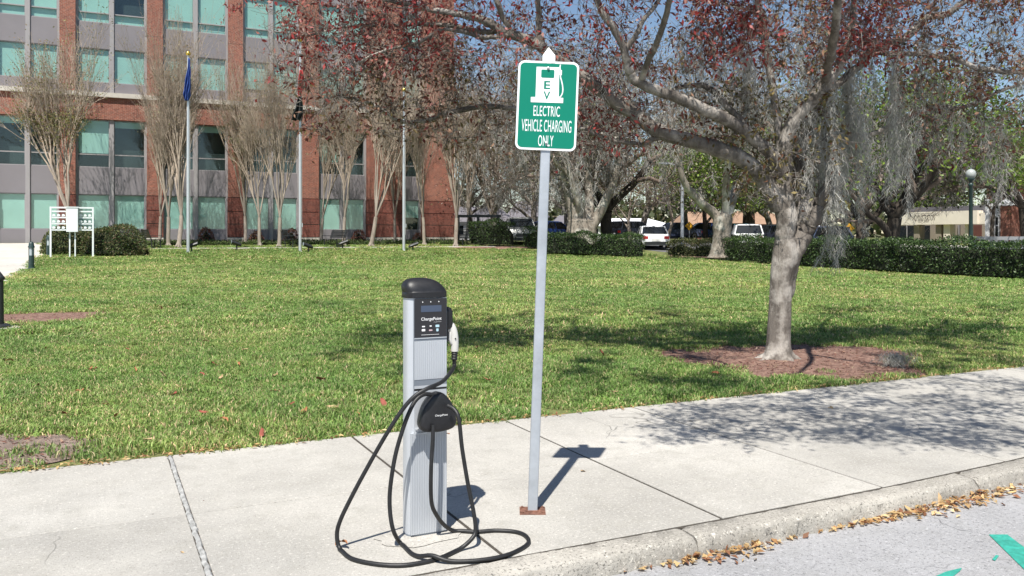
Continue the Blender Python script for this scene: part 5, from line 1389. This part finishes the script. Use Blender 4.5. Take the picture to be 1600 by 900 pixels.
# ================================================================== THE SIGN
def sign():
    base = G(832, 799, flat=0.0); root = empty('parking_sign', base, -A, 'green and white electric vehicle charging sign on a leaning steel post', 'sign')
    pl = MB().box(-.070, .070, -.062, .062, 0.0, .006); plate = pl.build('base_plate', 'rust', root)
    for sx in (-1, 1):
        for sy in (-1, 1): MB().lathe([(.008, .006), (.008, .012), (.005, .014)], 6, (sx*.056, sy*.045)).build('bolt', 'rust', plate)
    MB().bbox(-.032, .032, -.031, .031, .0055, .014, .004).build('weld_collar', 'rust', root)
    hp = 2.46; w = .0262
    rr = rrect(0, 0, 2*w, 2*w, .006, 3)
    lean = math.tan(R(2.05))
    def sh(v): return [(x + z*lean, y, z) for x, y, z in v]
    post = MB().loft([sh([(x, y, z) for x, y in rr]) for z in (.010, .6, 1.2, 1.8, hp)]).build('post', 'galv', root, True, angle=35)
    x_c = hp*lean
    # white pyramid cap
    cw = .034; MB().loft([[(x_c + sx*cw*s, sy*cw*s, z) for sx, sy in ((-1,-1),(1,-1),(1,1),(-1,1))] for s, z in ((1, hp - .035), (1, hp + .012), (.04, hp + .062))]).build('post_cap', 'white_metal', root)
    k = 4.66 / F_PX / 4.74                      # zoomed picture units to metres
    zc = CAM_H + (HOR - (60 + 497/4.74)) / F_PX * 4.62
    cxs = zc*lean
    sd = MB().prism(rrect(0, 0, 447*k, 655*k, 46*k, 8), -.034, -.0315).build('sign_board', 'sign_white', root)
    sd.location = (cxs, 0, zc); sd.rotation_euler = (0, R(2.4), 0)
    y1 = -.0344
    MB().prism(rrect(0, 0, (447 - 30)*k, (655 - 32)*k, 34*k, 8), y1 - .0006, y1).build('green_field', 'sign_green', sd)
    yl = y1 - .0012
    U = lambda zx: (zx - 302)*k
    Wz = lambda zy: (497 - zy)*k
    def un(zx, zy):                              # undo the lean of the photographed board
        dx, dz = U(zx), Wz(zy); return dx*math.cos(R(2.6)) - dz*math.sin(R(2.6)), dx*math.sin(R(2.6)) + dz*math.cos(R(2.6))
    def flat(name, pts, mat, y=yl, t=.0005):
        return MB().prism([un(*p) for p in pts], y - t, y).build(name, mat, sd)
    flat('pump_symbol', [(225, 210), (392, 215), (387, 438), (420, 440), (418, 478), (181, 470), (182, 432), (216, 432)][::-1], 'sign_white')
    c = un(307, 262); o = MB().prism(rrect(c[0], c[1], 97*k, 60*k, 9*k, 4), yl - .0012, yl - .0007).build('pump_window', 'sign_green', sd)
    def tx(body, zx, zy, h, wd, mat='sign_white', y=yl - .0002, bold=.012):
        o = link('lettering', text_mesh(body, h*k, wd*k, 1.09, bold), mat, sd); c = un(zx, zy); o.location = (c[0], y, c[1])
    tx('E', 302, 345, 60, 46, 'sign_green', yl - .0009, .022); tx('V', 299, 422, 60, 50, 'sign_green', yl - .0009, .022)
    tx('ELECTRIC', 298, 537, 76, 194, bold=.004); tx('VEHICLE CHARGING', 296, 645, 88, 366, bold=.002); tx('ONLY', 290, 755, 80, 112, bold=.004)
    hose = [(400, 195), (397, 215), (399, 238), (401, 262), (400, 285), (408, 315), (415, 350), (417, 385), (411, 412), (398, 432), (388, 434)]
    hp_ = smooth_path([un(*p) for p in hose], 4)
    v, f = [], []
    for i, q in enumerate(hp_):
        t = hp_[min(i+1, len(hp_)-1)] - hp_[max(i-1, 0)]; t = np.array((-t[1], t[0])) / (np.hypot(*t) + 1e-9) * 4.2*k
        v += [(q[0]+t[0], yl - .0004, q[1]+t[1]), (q[0]-t[0], yl - .0004, q[1]-t[1])]
        if i: f.append([2*i-2, 2*i-1, 2*i+1, 2*i])
    MB().add(v, f).build('hose_symbol', 'sign_white', sd)
    c = un(402, 254); MB().prism(rrect(c[0], c[1], 17*k, 38*k, 2*k, 2), yl - .0012, yl - .0006).build('nozzle_symbol', 'sign_white', sd)
    for zx, zy in ((311, 222), (293, 772)):
        c = un(zx, zy); b = MB().lathe([(.0078, 0), (.0078, .003), (.0055, .0042), (.0055, .009), (.003, .0105)], 12).build('bolt', 'steel', sd, True)
        b.matrix_local = Matrix.Translation((c[0], yl - .0014, c[1])) @ Matrix.Rotation(R(90), 4, 'X')
sign()

# ================================================================== STREET FURNITURE
def bollard(px, py, label, H=1.02, d=None):
    g = G(px, py) if d is None else np.array((*at(px, d), 0)); g[2] = gz(g[1])
    r = empty('light_bollard', g, 0, label, 'bollard')
    MB().lathe([(.13, -.02), (.13, .04), (.105, .06), (.10, .09)], 16).build('base_ring', 'green_metal', r, True)
    MB().lathe([(.095, .085), (.092, H*.5)], 16).build('shaft', 'green_metal', r, True)
    MB().lathe([(.078, H*.5 - .001), (.078, H*.78)], 16).build('lens', 'lens', r, True)
    for k in range(4): a = k*1.571 + .4; MB().box(.085*math.cos(a) - .012, .085*math.cos(a) + .012, .085*math.sin(a) - .012, .085*math.sin(a) + .012, H*.499, H*.781).build('cage_bar', 'green_metal', r)
    MB().lathe([(.112, H*.78), (.112, H*.82), (.09, H*.86), (.088, H*.92), (.05, H*.985), (.01, H)], 16).build('cap', 'green_metal', r, True)
bollard(49, 421, 'dark green light bollard on the grass by the driveway')
bollard(76, 400, 'dark green light bollard half hidden before the round bush', .95)
def black_post():
    g = G(-1, 516); r = empty('lamp_post', g, 0, 'black cast post on a pale footing in the mulch patch', 'post')
    MB().lathe([(.30, -.05), (.30, .03), (.26, .045)], 24).build('footing', 'stone_base', r, True)
    MB().lathe([(.16, .044), (.16, .07), (.11, .10)], 16).build('base', 'dark_metal', r, True)
    MB().lathe([(.062, .09), (.055, .75), (.075, .77), (.075, .80), (.055, .82), (.03, .86), (.0, .9)], 14).build('shaft', 'dark_metal', r, True)
black_post()

def flagpole(px, top_py, label):
    y = 44.6; p = col_at(px, y); d = depth(p[0], p[1]); H = CAM_H + (HOR - top_py)/F_PX*d - p[2]
    r = empty('flagpole', p, 0, label, 'flagpole')
    MB().lathe([(.16, -.03), (.16, .02), (.10, .06), (.085, .08)], 16).build('base_collar', 'pole', r, True)
    MB().lathe([(.080, .05), (.080, H*.4), (.045, H - .22)], 16).build('pole', 'pole', r, True)
    MB().lathe([(.07, H - .225), (.07, H - .20), (.03, H - .19), (.03, H - .16)], 12).build('truck', 'pole', r, True)
    MB().lathe([(.12*math.sin(math.pi*k/8) + .002, H - .08 - .12*math.cos(math.pi*k/8)) for k in range(9)], 14).build('ball', 'gold', r, True)
    MB().tube([(.09, -.02, .9), (.07, -.02, H - .25)], .006, 5).build('halyard', 'white_cloth', r)
    MB().box(.08, .12, -.06, -.01, 1.3, 1.5).build('cleat', 'pole', r)
    return p, d, H
def drape(name, px, d, py0, py1, prof, folds, mat, label, z_shift=0):
    """limp flag: vertical rows of (py, left px, right px) with deep folds"""
    p0 = at(px, d); base_z = CAM_H - (py1 - HOR)/F_PX*d
    r = empty(name, (p0[0], p0[1] - .02, base_z), -A, label, 'flag'); V, Q = [], []; n = 24
    rows = smooth_path(prof, 4)
    for k, (py, l, rr) in enumerate(rows):
        for i in range(n + 1):
            s = i / n; x = ((l + (rr - l)*s) - px)/F_PX*d; w = abs(rr - l)/F_PX*d
            V.append((x, -.13 + .35*w*math.sin(s*folds*6.283 + k*.25) + .03*math.sin(k*.9 + s*9), CAM_H - (py - HOR)/F_PX*d - base_z))
    for k in range(len(rows) - 1):
        for i in range(n): Q.append((k*(n+1)+i, k*(n+1)+i+1, (k+1)*(n+1)+i+1, (k+1)*(n+1)+i))
    o = link('cloth', np_mesh('cloth', V, Q, smooth=True), mat, r); m = o.modifiers.new('thick', 'SOLIDIFY'); m.thickness = .008
    return r
p, d, H = flagpole(294, 81, 'tall silver flagpole carrying the limp blue flag')
drape('flag', 294, d, 92, 158, [(92, 295, 298), (105, 295, 299.5), (118, 292, 300), (130, 291, 299.5), (142, 289.5, 298.5), (150, 289, 298), (158, 290, 296.5)], 2.5, 'blue_flag', 'limp blue flag wrapped against its pole')
p, d, H = flagpole(469, 60, 'silver flagpole carrying the black flag')
drape('flag', 468, d, 150, 189, [(148, 467, 470), (158, 464, 472), (170, 461, 473.5), (180, 458, 474), (189, 457, 474)], 2.0, 'black_flag', 'hanging black flag below the red and white one')
drape('flag', 469, d, 112, 152, [(110, 469, 473), (120, 467, 475), (132, 466, 474), (142, 466, 473), (152, 467, 471)], 2.0, 'red_cloth', 'furled red flag high on the pole above the black one')
p, d, H = flagpole(631, 138, 'bare silver flagpole without any flag')

def flood(px, y, flip, label='small black floodlight on a stake in the lawn'):
    p = col_at(px, y); r = empty('floodlight', p, 0 if not flip else math.pi, label, 'floodlight', 'floodlights on the lawn')
    MB().lathe([(.035, -.05), (.035, .22), (.05, .23), (.05, .27)], 10).build('stake', 'dark_metal', r, True)
    h = MB(); rings = []
    for s, x in ((.4, -.24), (.85, -.20), (1, -.05), (1.05, .18), (1.1, .26)):
        rings.append([(x, .13*s*math.cos(6.283*i/12), .36 + x*.35 + .10*s*math.sin(6.283*i/12)) for i in range(12)])
    h.loft(rings).build('lamp_head', 'dark_metal', r, True)
    MB().loft([[(x, .125*math.cos(6.283*i/12), .36 + x*.35 + .095*math.sin(6.283*i/12)) for i in range(12)] for x in (.262, .27)]).build('lens', 'lens', r)
for px, y, f, lab in ((299, 44.9, 0, 'small black floodlight at the foot of the blue flag pole'), (370, 46.2, 1, 'small black floodlight alone on the lawn between the two flags'), (482, 44.2, 1, 'small black floodlight at the foot of the black flag pole'), (535, 46.4, 0, 'small black floodlight on the lawn before the bench facing the flagpole'), (645, 44.3, 0, 'small black floodlight at the foot of the flagless pole')): flood(px, y, f, lab)

def bench(px, y, rz, label):
    p = col_at(px, y); r = empty('park_bench', p, rz, label, 'bench', 'black benches along the path')
    for k in range(5): MB().box(-.75, .75, -.25 + .10*k, -.165 + .10*k, .43, .455).build('seat_slat', 'dark_metal', r)
    for k in range(5):
        z = .52 + .09*k; MB().add([(x, .27 + (zz-.45)*.35 + t, zz) for t in (0, .025) for x, zz in ((-.75, z), (.75, z), (.75, z+.08), (-.75, z+.08))], [[0,1,2,3],[7,6,5,4],[0,4,5,1],[1,5,6,2],[2,6,7,3],[3,7,4,0]]).build('back_slat', 'dark_metal', r)
    for x in (-.6, .6):
        MB().tube([(x, -.2, 0), (x, -.2, .43)], .03, 8).build('leg', 'dark_metal', r); MB().tube([(x, .22, 0), (x, .25, .43), (x, .46, .98)], .028, 8).build('leg', 'dark_metal', r)
    MB().box(-.74, -.70, -.26, .30, .62, .65).build('armrest', 'dark_metal', r); MB().box(.70, .74, -.26, .30, .62, .65).build('armrest', 'dark_metal', r)
bench(240, 48.9, R(100), 'black bench at the end of the path by the round bush')
bench(456, 48.95, R(65), 'black slatted bench turned sideways beside the black flag pole')
bench(521, 48.95, R(-68), 'black slatted bench between two bare trees, facing the flagpole')
bench(733, 49.1, R(10), 'black bench under the last bare tree, beside the pergola')
bench(765, 49.6, R(-6), 'black bench in front of the tall dark hedge')

def notice_frame():
    d = 37.6; p = np.array((*at(113, d), 0)); p[2] = gz(p[1]); k = d / F_PX
    r = empty('notice_frame', p, -R(2), 'white slatted frame with a blank cabinet in the middle, before the round bush', 'notice board')
    H = 80*k; xl, xr = -30*k, 29*k; t = .035
    for x in (xl, xr): MB().box(x - t, x + t, -t, t, -.05, H).build('post', 'white_metal', r)
    MB().box(xl + t + .001, xr - t - .001, -.03, .03, H - .07, H - .003).build('top_rail', 'white_metal', r)
    for x in (-3.5*k, 4*k): MB().box(x - .025, x + .025, -.06, -.01, -.05, 42*k).build('leg', 'white_metal', r)
    cb = MB().bbox(-8*k, 8.5*k, -.22, -.062, 41*k, 78.5*k, .015).build('cabinet', 'white_metal', r)
    MB().box(-8*k - .02, 8.5*k + .02, -.24, -.05, 78.5*k + .001, 80*k).build('cabinet_roof', 'white_metal', cb)
    for row in range(4):
        z = (44 + row*9.6)*k
        for a, b in ((xl + t + .002, -9*k), (9*k, xr - t - .002)):
            sl = MB().box(a, b, -.02, .02, z - .03, z + .03).build('slat', 'white_metal', r)
            n = 3
            for q in range(n):
                c = a + (b - a)*(q + .5)/n; w = (b - a)/n*.36
                if row < 3:
                    v = [(c - w, z + .045), (c + w*.6, z + .05), (c + w, z + .10), (c + w*.3, z + .155), (c - w*.8, z + .15), (c - w*.95, z + .09)]
                    MB().prism(v, -.035, -.021).build('plaque', 'white_metal', sl)
notice_frame()

def globe_lamp():
    x, y = at(1517, 37); b = gz(y); zt = CAM_H + (HOR - 264)/F_PX*37 - b
    r = empty('globe_lamp', (x, y, b), 0, 'dark street lamp with a frosted globe behind the long hedge', 'street lamp')
    MB().lathe([(.17, -.05), (.17, .25), (.12, .32), (.11, .5), (.09, .55)], 16).build('base', 'green_metal', r, True)
    MB().lathe([(.085, .54), (.075, zt - .75), (.10, zt - .72), (.10, zt - .66), (.06, zt - .6), (.09, zt - .5), (.16, zt - .45), (.16, zt - .41)], 16).build('post', 'green_metal', r, True)
    MB().lathe([(.21*math.sin(math.pi*k/10) + .003, zt - .22 - .22*math.cos(math.pi*k/10)) for k in range(11)], 18).build('globe', 'globe', r, True)
    MB().lathe([(.06, zt - .02), (.03, zt + .03), (.012, zt + .10), (.002, zt + .14)], 10).build('finial', 'green_metal', r, True)
globe_lamp()
def utility(px, d, top_py, label, r_=.12):
    x, y = at(px, d); b = gz(y); H = CAM_H + (HOR - top_py)/F_PX*d - b; r = empty('lamp_pole', (x, y, b), 0, label, 'pole')
    MB().lathe([(.2, -.05), (.2, .12), (r_, .16), (r_*.75, H)], 12).build('shaft', 'galv', r, True)
    MB().tube([(0, 0, H - .1), (-.2, 0, H + .1), (-1.2, 0, H + .25)], .045, 8).build('arm', 'galv', r, True); MB().bbox(-1.75, -1.1, -.14, .14, H + .17, H + .30, .03).build('lamp_head', 'galv', r)
utility(1066, 56, 262, 'plain grey lamp pole between the blue cars')
def diamond(px, py, d, label, pole_rz=-A):
    x, y = at(px, d); b = gz(y); zc = CAM_H + (HOR - py)/F_PX*d - b; r = empty('warning_sign', (x, y, b), pole_rz, label, 'sign')
    MB().box(-.03, .03, -.02, .02, -.05, zc + .25).build('post', 'galv', r); s = .34
    bd = MB().prism([(0, zc - s), (s, zc), (0, zc + s), (-s, zc)], -.035, -.022).build('diamond_board', 'yellow', r)
    MB().prism([(-.03, zc - .14), (.03, zc - .14), (.03, zc + .03), (.08, zc + .03), (0, zc + .13), (-.08, zc + .03), (-.03, zc + .03)], -.041, -.036).build('arrow_mark', 'dark_letter', bd)
diamond(1077, 353, 66, 'yellow diamond warning sign in front of the tan-roofed bungalow')
diamond(1326.5, 357, 55, 'yellow diamond warning sign beyond the long hedge by the shed')

# ================================================================== CARS
def car(name, x, y, rz, paint_, label, L=4.6, W=1.82, H=1.46, suv=False):
    z = gz(y) + .012; r = empty(name, (x, y, z), rz, label, 'car', 'parked cars in the side street')
    # local x = length (front at +x), y = width
    hl, hw = L/2, W/2; gc = .2; belt = H*.62
    if suv: st = [(-hl, .80, belt*.9), (-hl+.08, .95, belt*1.02), (-hl*.5, 1, belt*1.03), (0, 1, belt*1.02), (hl*.45, 1, belt), (hl*.6, .99, belt*.96), (hl-.15, .93, belt*.86), (hl, .80, belt*.66)]
    else: st = [(-hl, .78, belt*.82), (-hl+.1, .92, belt*1.0), (-hl*.6, .98, belt*1.04), (0, 1, belt*1.0), (hl*.4, 1, belt*.98), (hl*.55, .98, belt*.94), (hl-.2, .90, belt*.80), (hl, .76, belt*.58)]
    rings = []
    for xx, w, tz in st:
        w *= hw; rings.append([(xx, -w*.86, gc), (xx, -w, gc + .16), (xx, -w*1.0, gc + (tz-gc)*.55), (xx, -w*.95, tz*.96), (xx, -w*.86, tz), (xx, w*.86, tz), (xx, w*.95, tz*.96), (xx, w, gc + (tz-gc)*.55), (xx, w, gc + .16), (xx, w*.86, gc)])
    body = MB().loft(rings).build('body', paint_, r, True, angle=28)
    x_r, x_f = (-hl + .12, hl*.42) if suv else (-hl*.72, hl*.46); tr, tf = (x_r + .28, x_f - .75) if suv else (x_r + .62, x_f - .85)
    def ring4(xx, w, zz): return [(xx, -w, zz), (xx, w, zz)]
    bz = belt*1.0 - .02
    g = [(x_r, -hw*.9, bz), (x_f, -hw*.9, bz), (x_f, hw*.9, bz), (x_r, hw*.9, bz), (tr, -hw*.74, H - .06), (tf, -hw*.74, H - .06), (tf, hw*.74, H - .06), (tr, hw*.74, H - .06)]
    cab = MB().add(g, [[0,1,5,4],[1,2,6,5],[2,3,7,6],[3,0,4,7],[4,5,6,7],[3,2,1,0]]).build('cabin_glass', 'dark_glass', r)
    v = [(tr - .06, -hw*.77, H - .075), (tf + .06, -hw*.77, H - .075), (tf + .06, hw*.77, H - .075), (tr - .06, hw*.77, H - .075), (tr + .12, -hw*.62, H), (tf - .12, -hw*.62, H), (tf - .12, hw*.62, H), (tr + .12, hw*.62, H)]
    MB().add(v, [[0,1,5,4],[1,2,6,5],[2,3,7,6],[3,0,4,7],[4,5,6,7],[3,2,1,0]]).build('roof', paint_, r, True, angle=20)
    for sx0, sx1 in ((x_r, tr), (x_f, tf), ((x_r + x_f)/2 - .1, (tr + tf)/2 - .1)):
        for sy in (-1, 1): MB().tube([(sx0, sy*hw*.915, bz - .02), (sx1, sy*hw*.755, H - .06)], .045, 6).build('pillar', paint_, r, True)
    for sx in (-hl*.62, hl*.62):
        for sy in (-1, 1):
            wh = MB(); rr = .33 if not suv else .36
            wh.loft([[(sx + q*math.cos(6.283*i/20), sy*yy, rr + q*math.sin(6.283*i/20)) for i in range(20)] for q, yy in ((rr*.6, hw - .22), (rr*.97, hw - .21), (rr, hw - .17), (rr, hw - .04), (rr*.95, hw + .005), (rr*.62, hw + .005))])
            w_o = wh.build('wheel', 'tyre', r, True, angle=40)
            MB().loft([[(sx + q*math.cos(6.283*i/12), sy*yy, rr + q*math.sin(6.283*i/12)) for i in range(12)] for q, yy in ((rr*.6, hw - .03), (rr*.58, hw + .012), (rr*.2, hw + .004))]).build('rim', 'rim', w_o, True)
    for sy in (-1, 1):
        MB().bbox(-hl - .004, -hl + .12, sy*hw*.70 - .16, sy*hw*.70 + .16, belt*.66, belt*.86, .02).build('tail_light', 'red_lamp', r)
        MB().bbox(hl - .2, hl + .004, sy*hw*.60 - .17, sy*hw*.60 + .17, belt*.50, belt*.66, .02).build('headlight', 'clear_lamp', r)
        MB().bbox(x_f - .35, x_f - .18, sy*(hw + .09) - .08, sy*(hw + .09) + .08, bz - .02, bz + .12, .02).build('wing_mirror', paint_, r)
    MB().box(-hl - .03, -hl + .1, -hw*.8, hw*.8, gc + .02, gc + .22).build('rear_bumper', 'dark_metal', r); MB().box(hl - .1, hl + .03, -hw*.8, hw*.8, gc + .02, gc + .2).build('front_bumper', 'dark_metal', r)
    MB().box(-hl - .035, -hl - .01, -.26, .26, belt*.5, belt*.5 + .14).build('number_plate', 'plate', r)
    if suv: MB().box(hl - .03, hl + .02, -hw*.5, hw*.5, belt*.42, belt*.6).build('grille', 'dark_metal', r)
def park(name, px, d, head, paint_, label, **kw):
    x, y = at(px, d); car(name, x, y, head, paint_, label, **kw)
park('sedan', 1018, 55, R(62), 'car_white', 'white sedan seen from behind through a gap in the hedges', H=1.42)
park('van', 1166, 56, R(53), 'car_white', 'white van with dark rear window showing over the long hedge', L=4.8, W=1.9, H=1.62, suv=True)
park('pickup', 813, 58, R(-112), 'car_grey', 'silver grey pickup facing the lawn behind the short hedge', L=5.2, W=1.95, H=1.75, suv=True)
park('suv', 1094, 74, R(150), 'car_blue', 'deep blue sport utility car in front of the bungalow', L=4.7, W=1.8, H=1.5, suv=True)
park('sedan', 1052, 70, R(178), 'car_slate', 'slate blue sedan parked behind the grey lamp pole', L=4.6)
park('suv', 991, 66, R(10), 'car_dark', 'charcoal sport utility car behind the white sedan', L=4.4, H=1.5, suv=True)
park('sedan', 1147, 66, R(85), 'car_teal', 'teal sedan partly hidden by the white van', L=4.5)
park('sedan', 1208, 62, R(95), 'car_dark', 'charcoal sedan glimpsed to the right of the white van')
park('suv', 1272, 52, R(92), 'car_slate', 'slate blue sport utility car behind the leaning tree trunk', H=1.7, suv=True)
park('sedan', 862, 62, R(20), 'car_blue', 'deep blue car just right of the green sign post')

# ================================================================== FALLEN LEAVES
def leaf_mesh(seed, L, W):
    r2 = np.random.default_rng(seed); n = 6; v, f = [], []
    for i in range(n + 1):
        s = i / n; w = W/2*math.sin(math.pi*min(1, s*.95 + .03))**.8*(1 + .15*r2.normal()); z = .012 + .018*math.sin(s*3.1 + seed) + r2.normal(0, .002)
        v += [(s*L - L/2, -w, z + .012*r2.random()), (s*L - L/2, 0, z - .004), (s*L - L/2, w, z + .014*r2.random())]
        if i: b = 3*i; f += [[b-3, b-2, b+1, b], [b-2, b-1, b+2, b+1]]
    me = MB().add(v, f).mesh('fallen_leaf', True, 60); return me
M['dry_leaf_a'] = pm('dry_orange_leaf', (.34, .14, .06), .8, .3, 20); M['dry_leaf_b'] = pm('dry_tan_leaf', (.44, .31, .17), .8, .25, 20); M['dry_leaf_c'] = pm('dry_red_leaf', (.26, .07, .045), .8, .3, 20)
LM = []
for k in range(6):
    me = leaf_mesh(k, .085 + .012*(k % 3), .042 + .006*(k % 2)); me.materials.append(M[('dry_leaf_a', 'dry_leaf_b', 'dry_leaf_c')[k % 3]]); LM.append(me)
spots = [(15, 480 + 92), (122, 519), (146, 583), (142, 582), (7, 568), (199, 552), (72, 551), (254, 594), (272, 624), (124, 618), (345, 598), (316, 592), (375, 576), (384, 553), (335, 575), (475, 650), (472, 655), (99, 656), (182, 661), (60, 611), (317, 653), (165, 640), (430, 594), (428, 620), (210, 585), (320, 540), (502, 600), (745, 548), (520, 645), (600, 640),
         (1118, 592), (1130, 490), (1512, 492), (1570, 519), (1386, 470), (1510, 505), (910, 470), (1300, 640), (455, 640), (560, 655), (410, 470), (252, 485), (172, 486), (690, 500), (760, 600), (780, 540), (960, 620), (940, 560), (350, 668), (230, 700), (410, 690), (640, 650), (30, 640)]
for k, (a, b) in enumerate(spots):
    g = G(a, b); o = link('fallen_leaf', LM[k % 6]); grass_up = .052 if g[1] > BACK_Y + .05 else .0
    o.location = (g[0], g[1], g[2] + grass_up - .006); o.rotation_euler = (rng.normal(0, .35), rng.normal(0, .35), rng.uniform(0, 6.28)); s = rng.uniform(.6, 1.15); o.scale = (s, s, s)
    tag(o, 'dry curled brown leaf lying on the lawn', 'leaf', 'fallen leaves on the lawn')
for k, (a, b) in enumerate(((322, 782), (430, 748), (290, 864), (718, 640), (700, 678), (912, 737), (1330, 748), (1085, 770))):
    g = G(a, b, flat=0); o = link('leaf_fragment', LM[(k + 2) % 6]); o.location = (g[0], g[1], -.006); o.rotation_euler = (0, 0, k*1.3); s = .3 + .1*(k % 3); o.scale = (s, s, s)
    tag(o, 'small dry leaf scrap lying on the concrete slabs', 'leaf', 'leaf scraps on the sidewalk')
# two large leaves in the gutter and one caught on the cable
for (a, b), m, lab in (((1424, 790), 2, 'large dark red leaf in the gutter litter'), ((1462, 787), 1, 'large pale brown leaf in the gutter litter')):
    g = G(a, b, flat=ROAD_Z); o = link('fallen_leaf', LM[m]); o.location = (g[0], g[1], ROAD_Z + .02); o.rotation_euler = (.5, .3, a); o.scale = (1.5, 1.6, 1.6); tag(o, lab, 'leaf')
g = G(533, 858, flat=0); o = link('fallen_leaf', LM[0]); o.location = (g[0], g[1], .012); o.rotation_euler = (.4, .3, 2.2); o.scale = (.9, .9, .9); tag(o, 'crumpled orange leaf caught on the charging cable', 'leaf')

def litter(name, pts, label, cols, L=.05, W=.022, flat_=.25):
    n = len(pts); pts = np.asarray(pts); d = rand_dirs(n); d[:, 2] *= flat_; d = unit(d); nn = rand_dirs(n)*.5; nn[:, 2] += 1; s = unit(np.cross(d, nn)); nr = np.cross(s, d)
    l = L*rng.uniform(.5, 1.3, n)[:, None]; w = W*rng.uniform(.5, 1.4, n)[:, None]
    V = np.stack([pts - d*l*.5, pts + s*w*.5 + nr*w*.3, pts + d*l*.5, pts - s*w*.5 + nr*w*.3], 1).reshape(-1, 3)
    V[:, 2] = np.maximum(V[:, 2], np.repeat(pts[:, 2], 4) - .008)
    c = np.repeat(pick(cols, n)*rng.uniform(.7, 1.25, (n, 1)), 4, axis=0)
    o = link(name, np_mesh(name, V, np.arange(4*n).reshape(-1, 4), col=c), 'leaf'); tag(o, label, 'leaf litter', kind='stuff')
TAN = [(.62, .44, .21), (.52, .34, .16), (.40, .22, .10), (.66, .50, .28), (.28, .13, .07)]
gl = []
dens = [(2.15, .015, .15), (2.45, .03, .5), (2.75, .10, 3.0), (3.0, .13, 3.4), (3.2, .04, .5), (3.5, .03, .4), (3.8, .05, 1.4), (4.1, .10, 3.2), (4.5, .15, 3.8), (4.9, .13, 3.4), (5.3, .08, 2.4), (5.6, .03, .4), (5.9, .02, .1)]
for k in range(950):
    x = rng.uniform(2.1, 5.9); dn = np.interp(x, [q[0] for q in dens], [q[2] for q in dens]); wd = np.interp(x, [q[0] for q in dens], [q[1] for q in dens])
    if rng.uniform(0, 3.8) > dn: continue
    off = abs(rng.normal(0, wd*.5)); gl.append((x, KERB_F + koff(x) - .018 - off, ROAD_Z + .008 + max(0, .03 - off*.2)*rng.uniform(0, 1)*(dn/3.8)))
litter('gutter_litter', gl, 'tan dead leaves gathered in the gutter along the kerb', TAN)
el = []
for k in range(900):
    x = rng.uniform(-1.2, 9.5); wgt = 1.0 if x < 1.2 else (.5 if x < 2.6 else .45)
    if rng.uniform() > wgt: continue
    el.append((x, BACK_Y + rng.normal(.0, .035), .008 + rng.uniform(0, .012)))
litter('edge_litter', el, 'dead leaves and straw along the edge of the lawn', TAN, .045, .018)
# straw and chips on the mulch beds and bare soil
ml = []
for b_, n in ((beds[0], 2600), (beds[2], 700), (beds[1], 900)):
    bb = np.array(b_); lo, hi = bb.min(0), bb.max(0)
    x = rng.uniform(lo[0], hi[0], n); y = rng.uniform(lo[1], hi[1], n); k = inside(x, y, b_)
    ml += [(xx, yy, gz(yy) + .022 + rng.uniform(0, .012)) for xx, yy in zip(x[k], y[k])]
litter('mulch_chips', ml, 'reddish wood chips scattered over the mulch', [(.24, .11, .08), (.18, .075, .055), (.32, .20, .14), (.13, .06, .05), (.38, .28, .2)], .045, .014, .3)
# grey moss clump fallen at the sidewalk edge
mc = G(1405, 577); mp = np.array((mc[0], mc[1] + .05, gz(mc[1]) + .02))
rt = mp + rng.normal(0, 1, (700, 3))*np.array((.10, .07, .03)) + np.array((0, 0, .11)); rt[:, 2] = np.maximum(rt[:, 2], mp[2] + .03)
r_ = empty('moss_clump', (mp[0], mp[1], 0), 0, 'fallen clump of grey moss at the edge of the mulch bed', 'moss')
V, Q, K = strands(rt - np.array((mp[0], mp[1], 0)), rng.uniform(.03, .11, 700), .005, np.array((.36, .36, .33)), 5, curl=1.2)
V[:, 2] = np.maximum(V[:, 2], .012); link('strands', np_mesh('strands', V, Q, col=K), 'moss', r_)
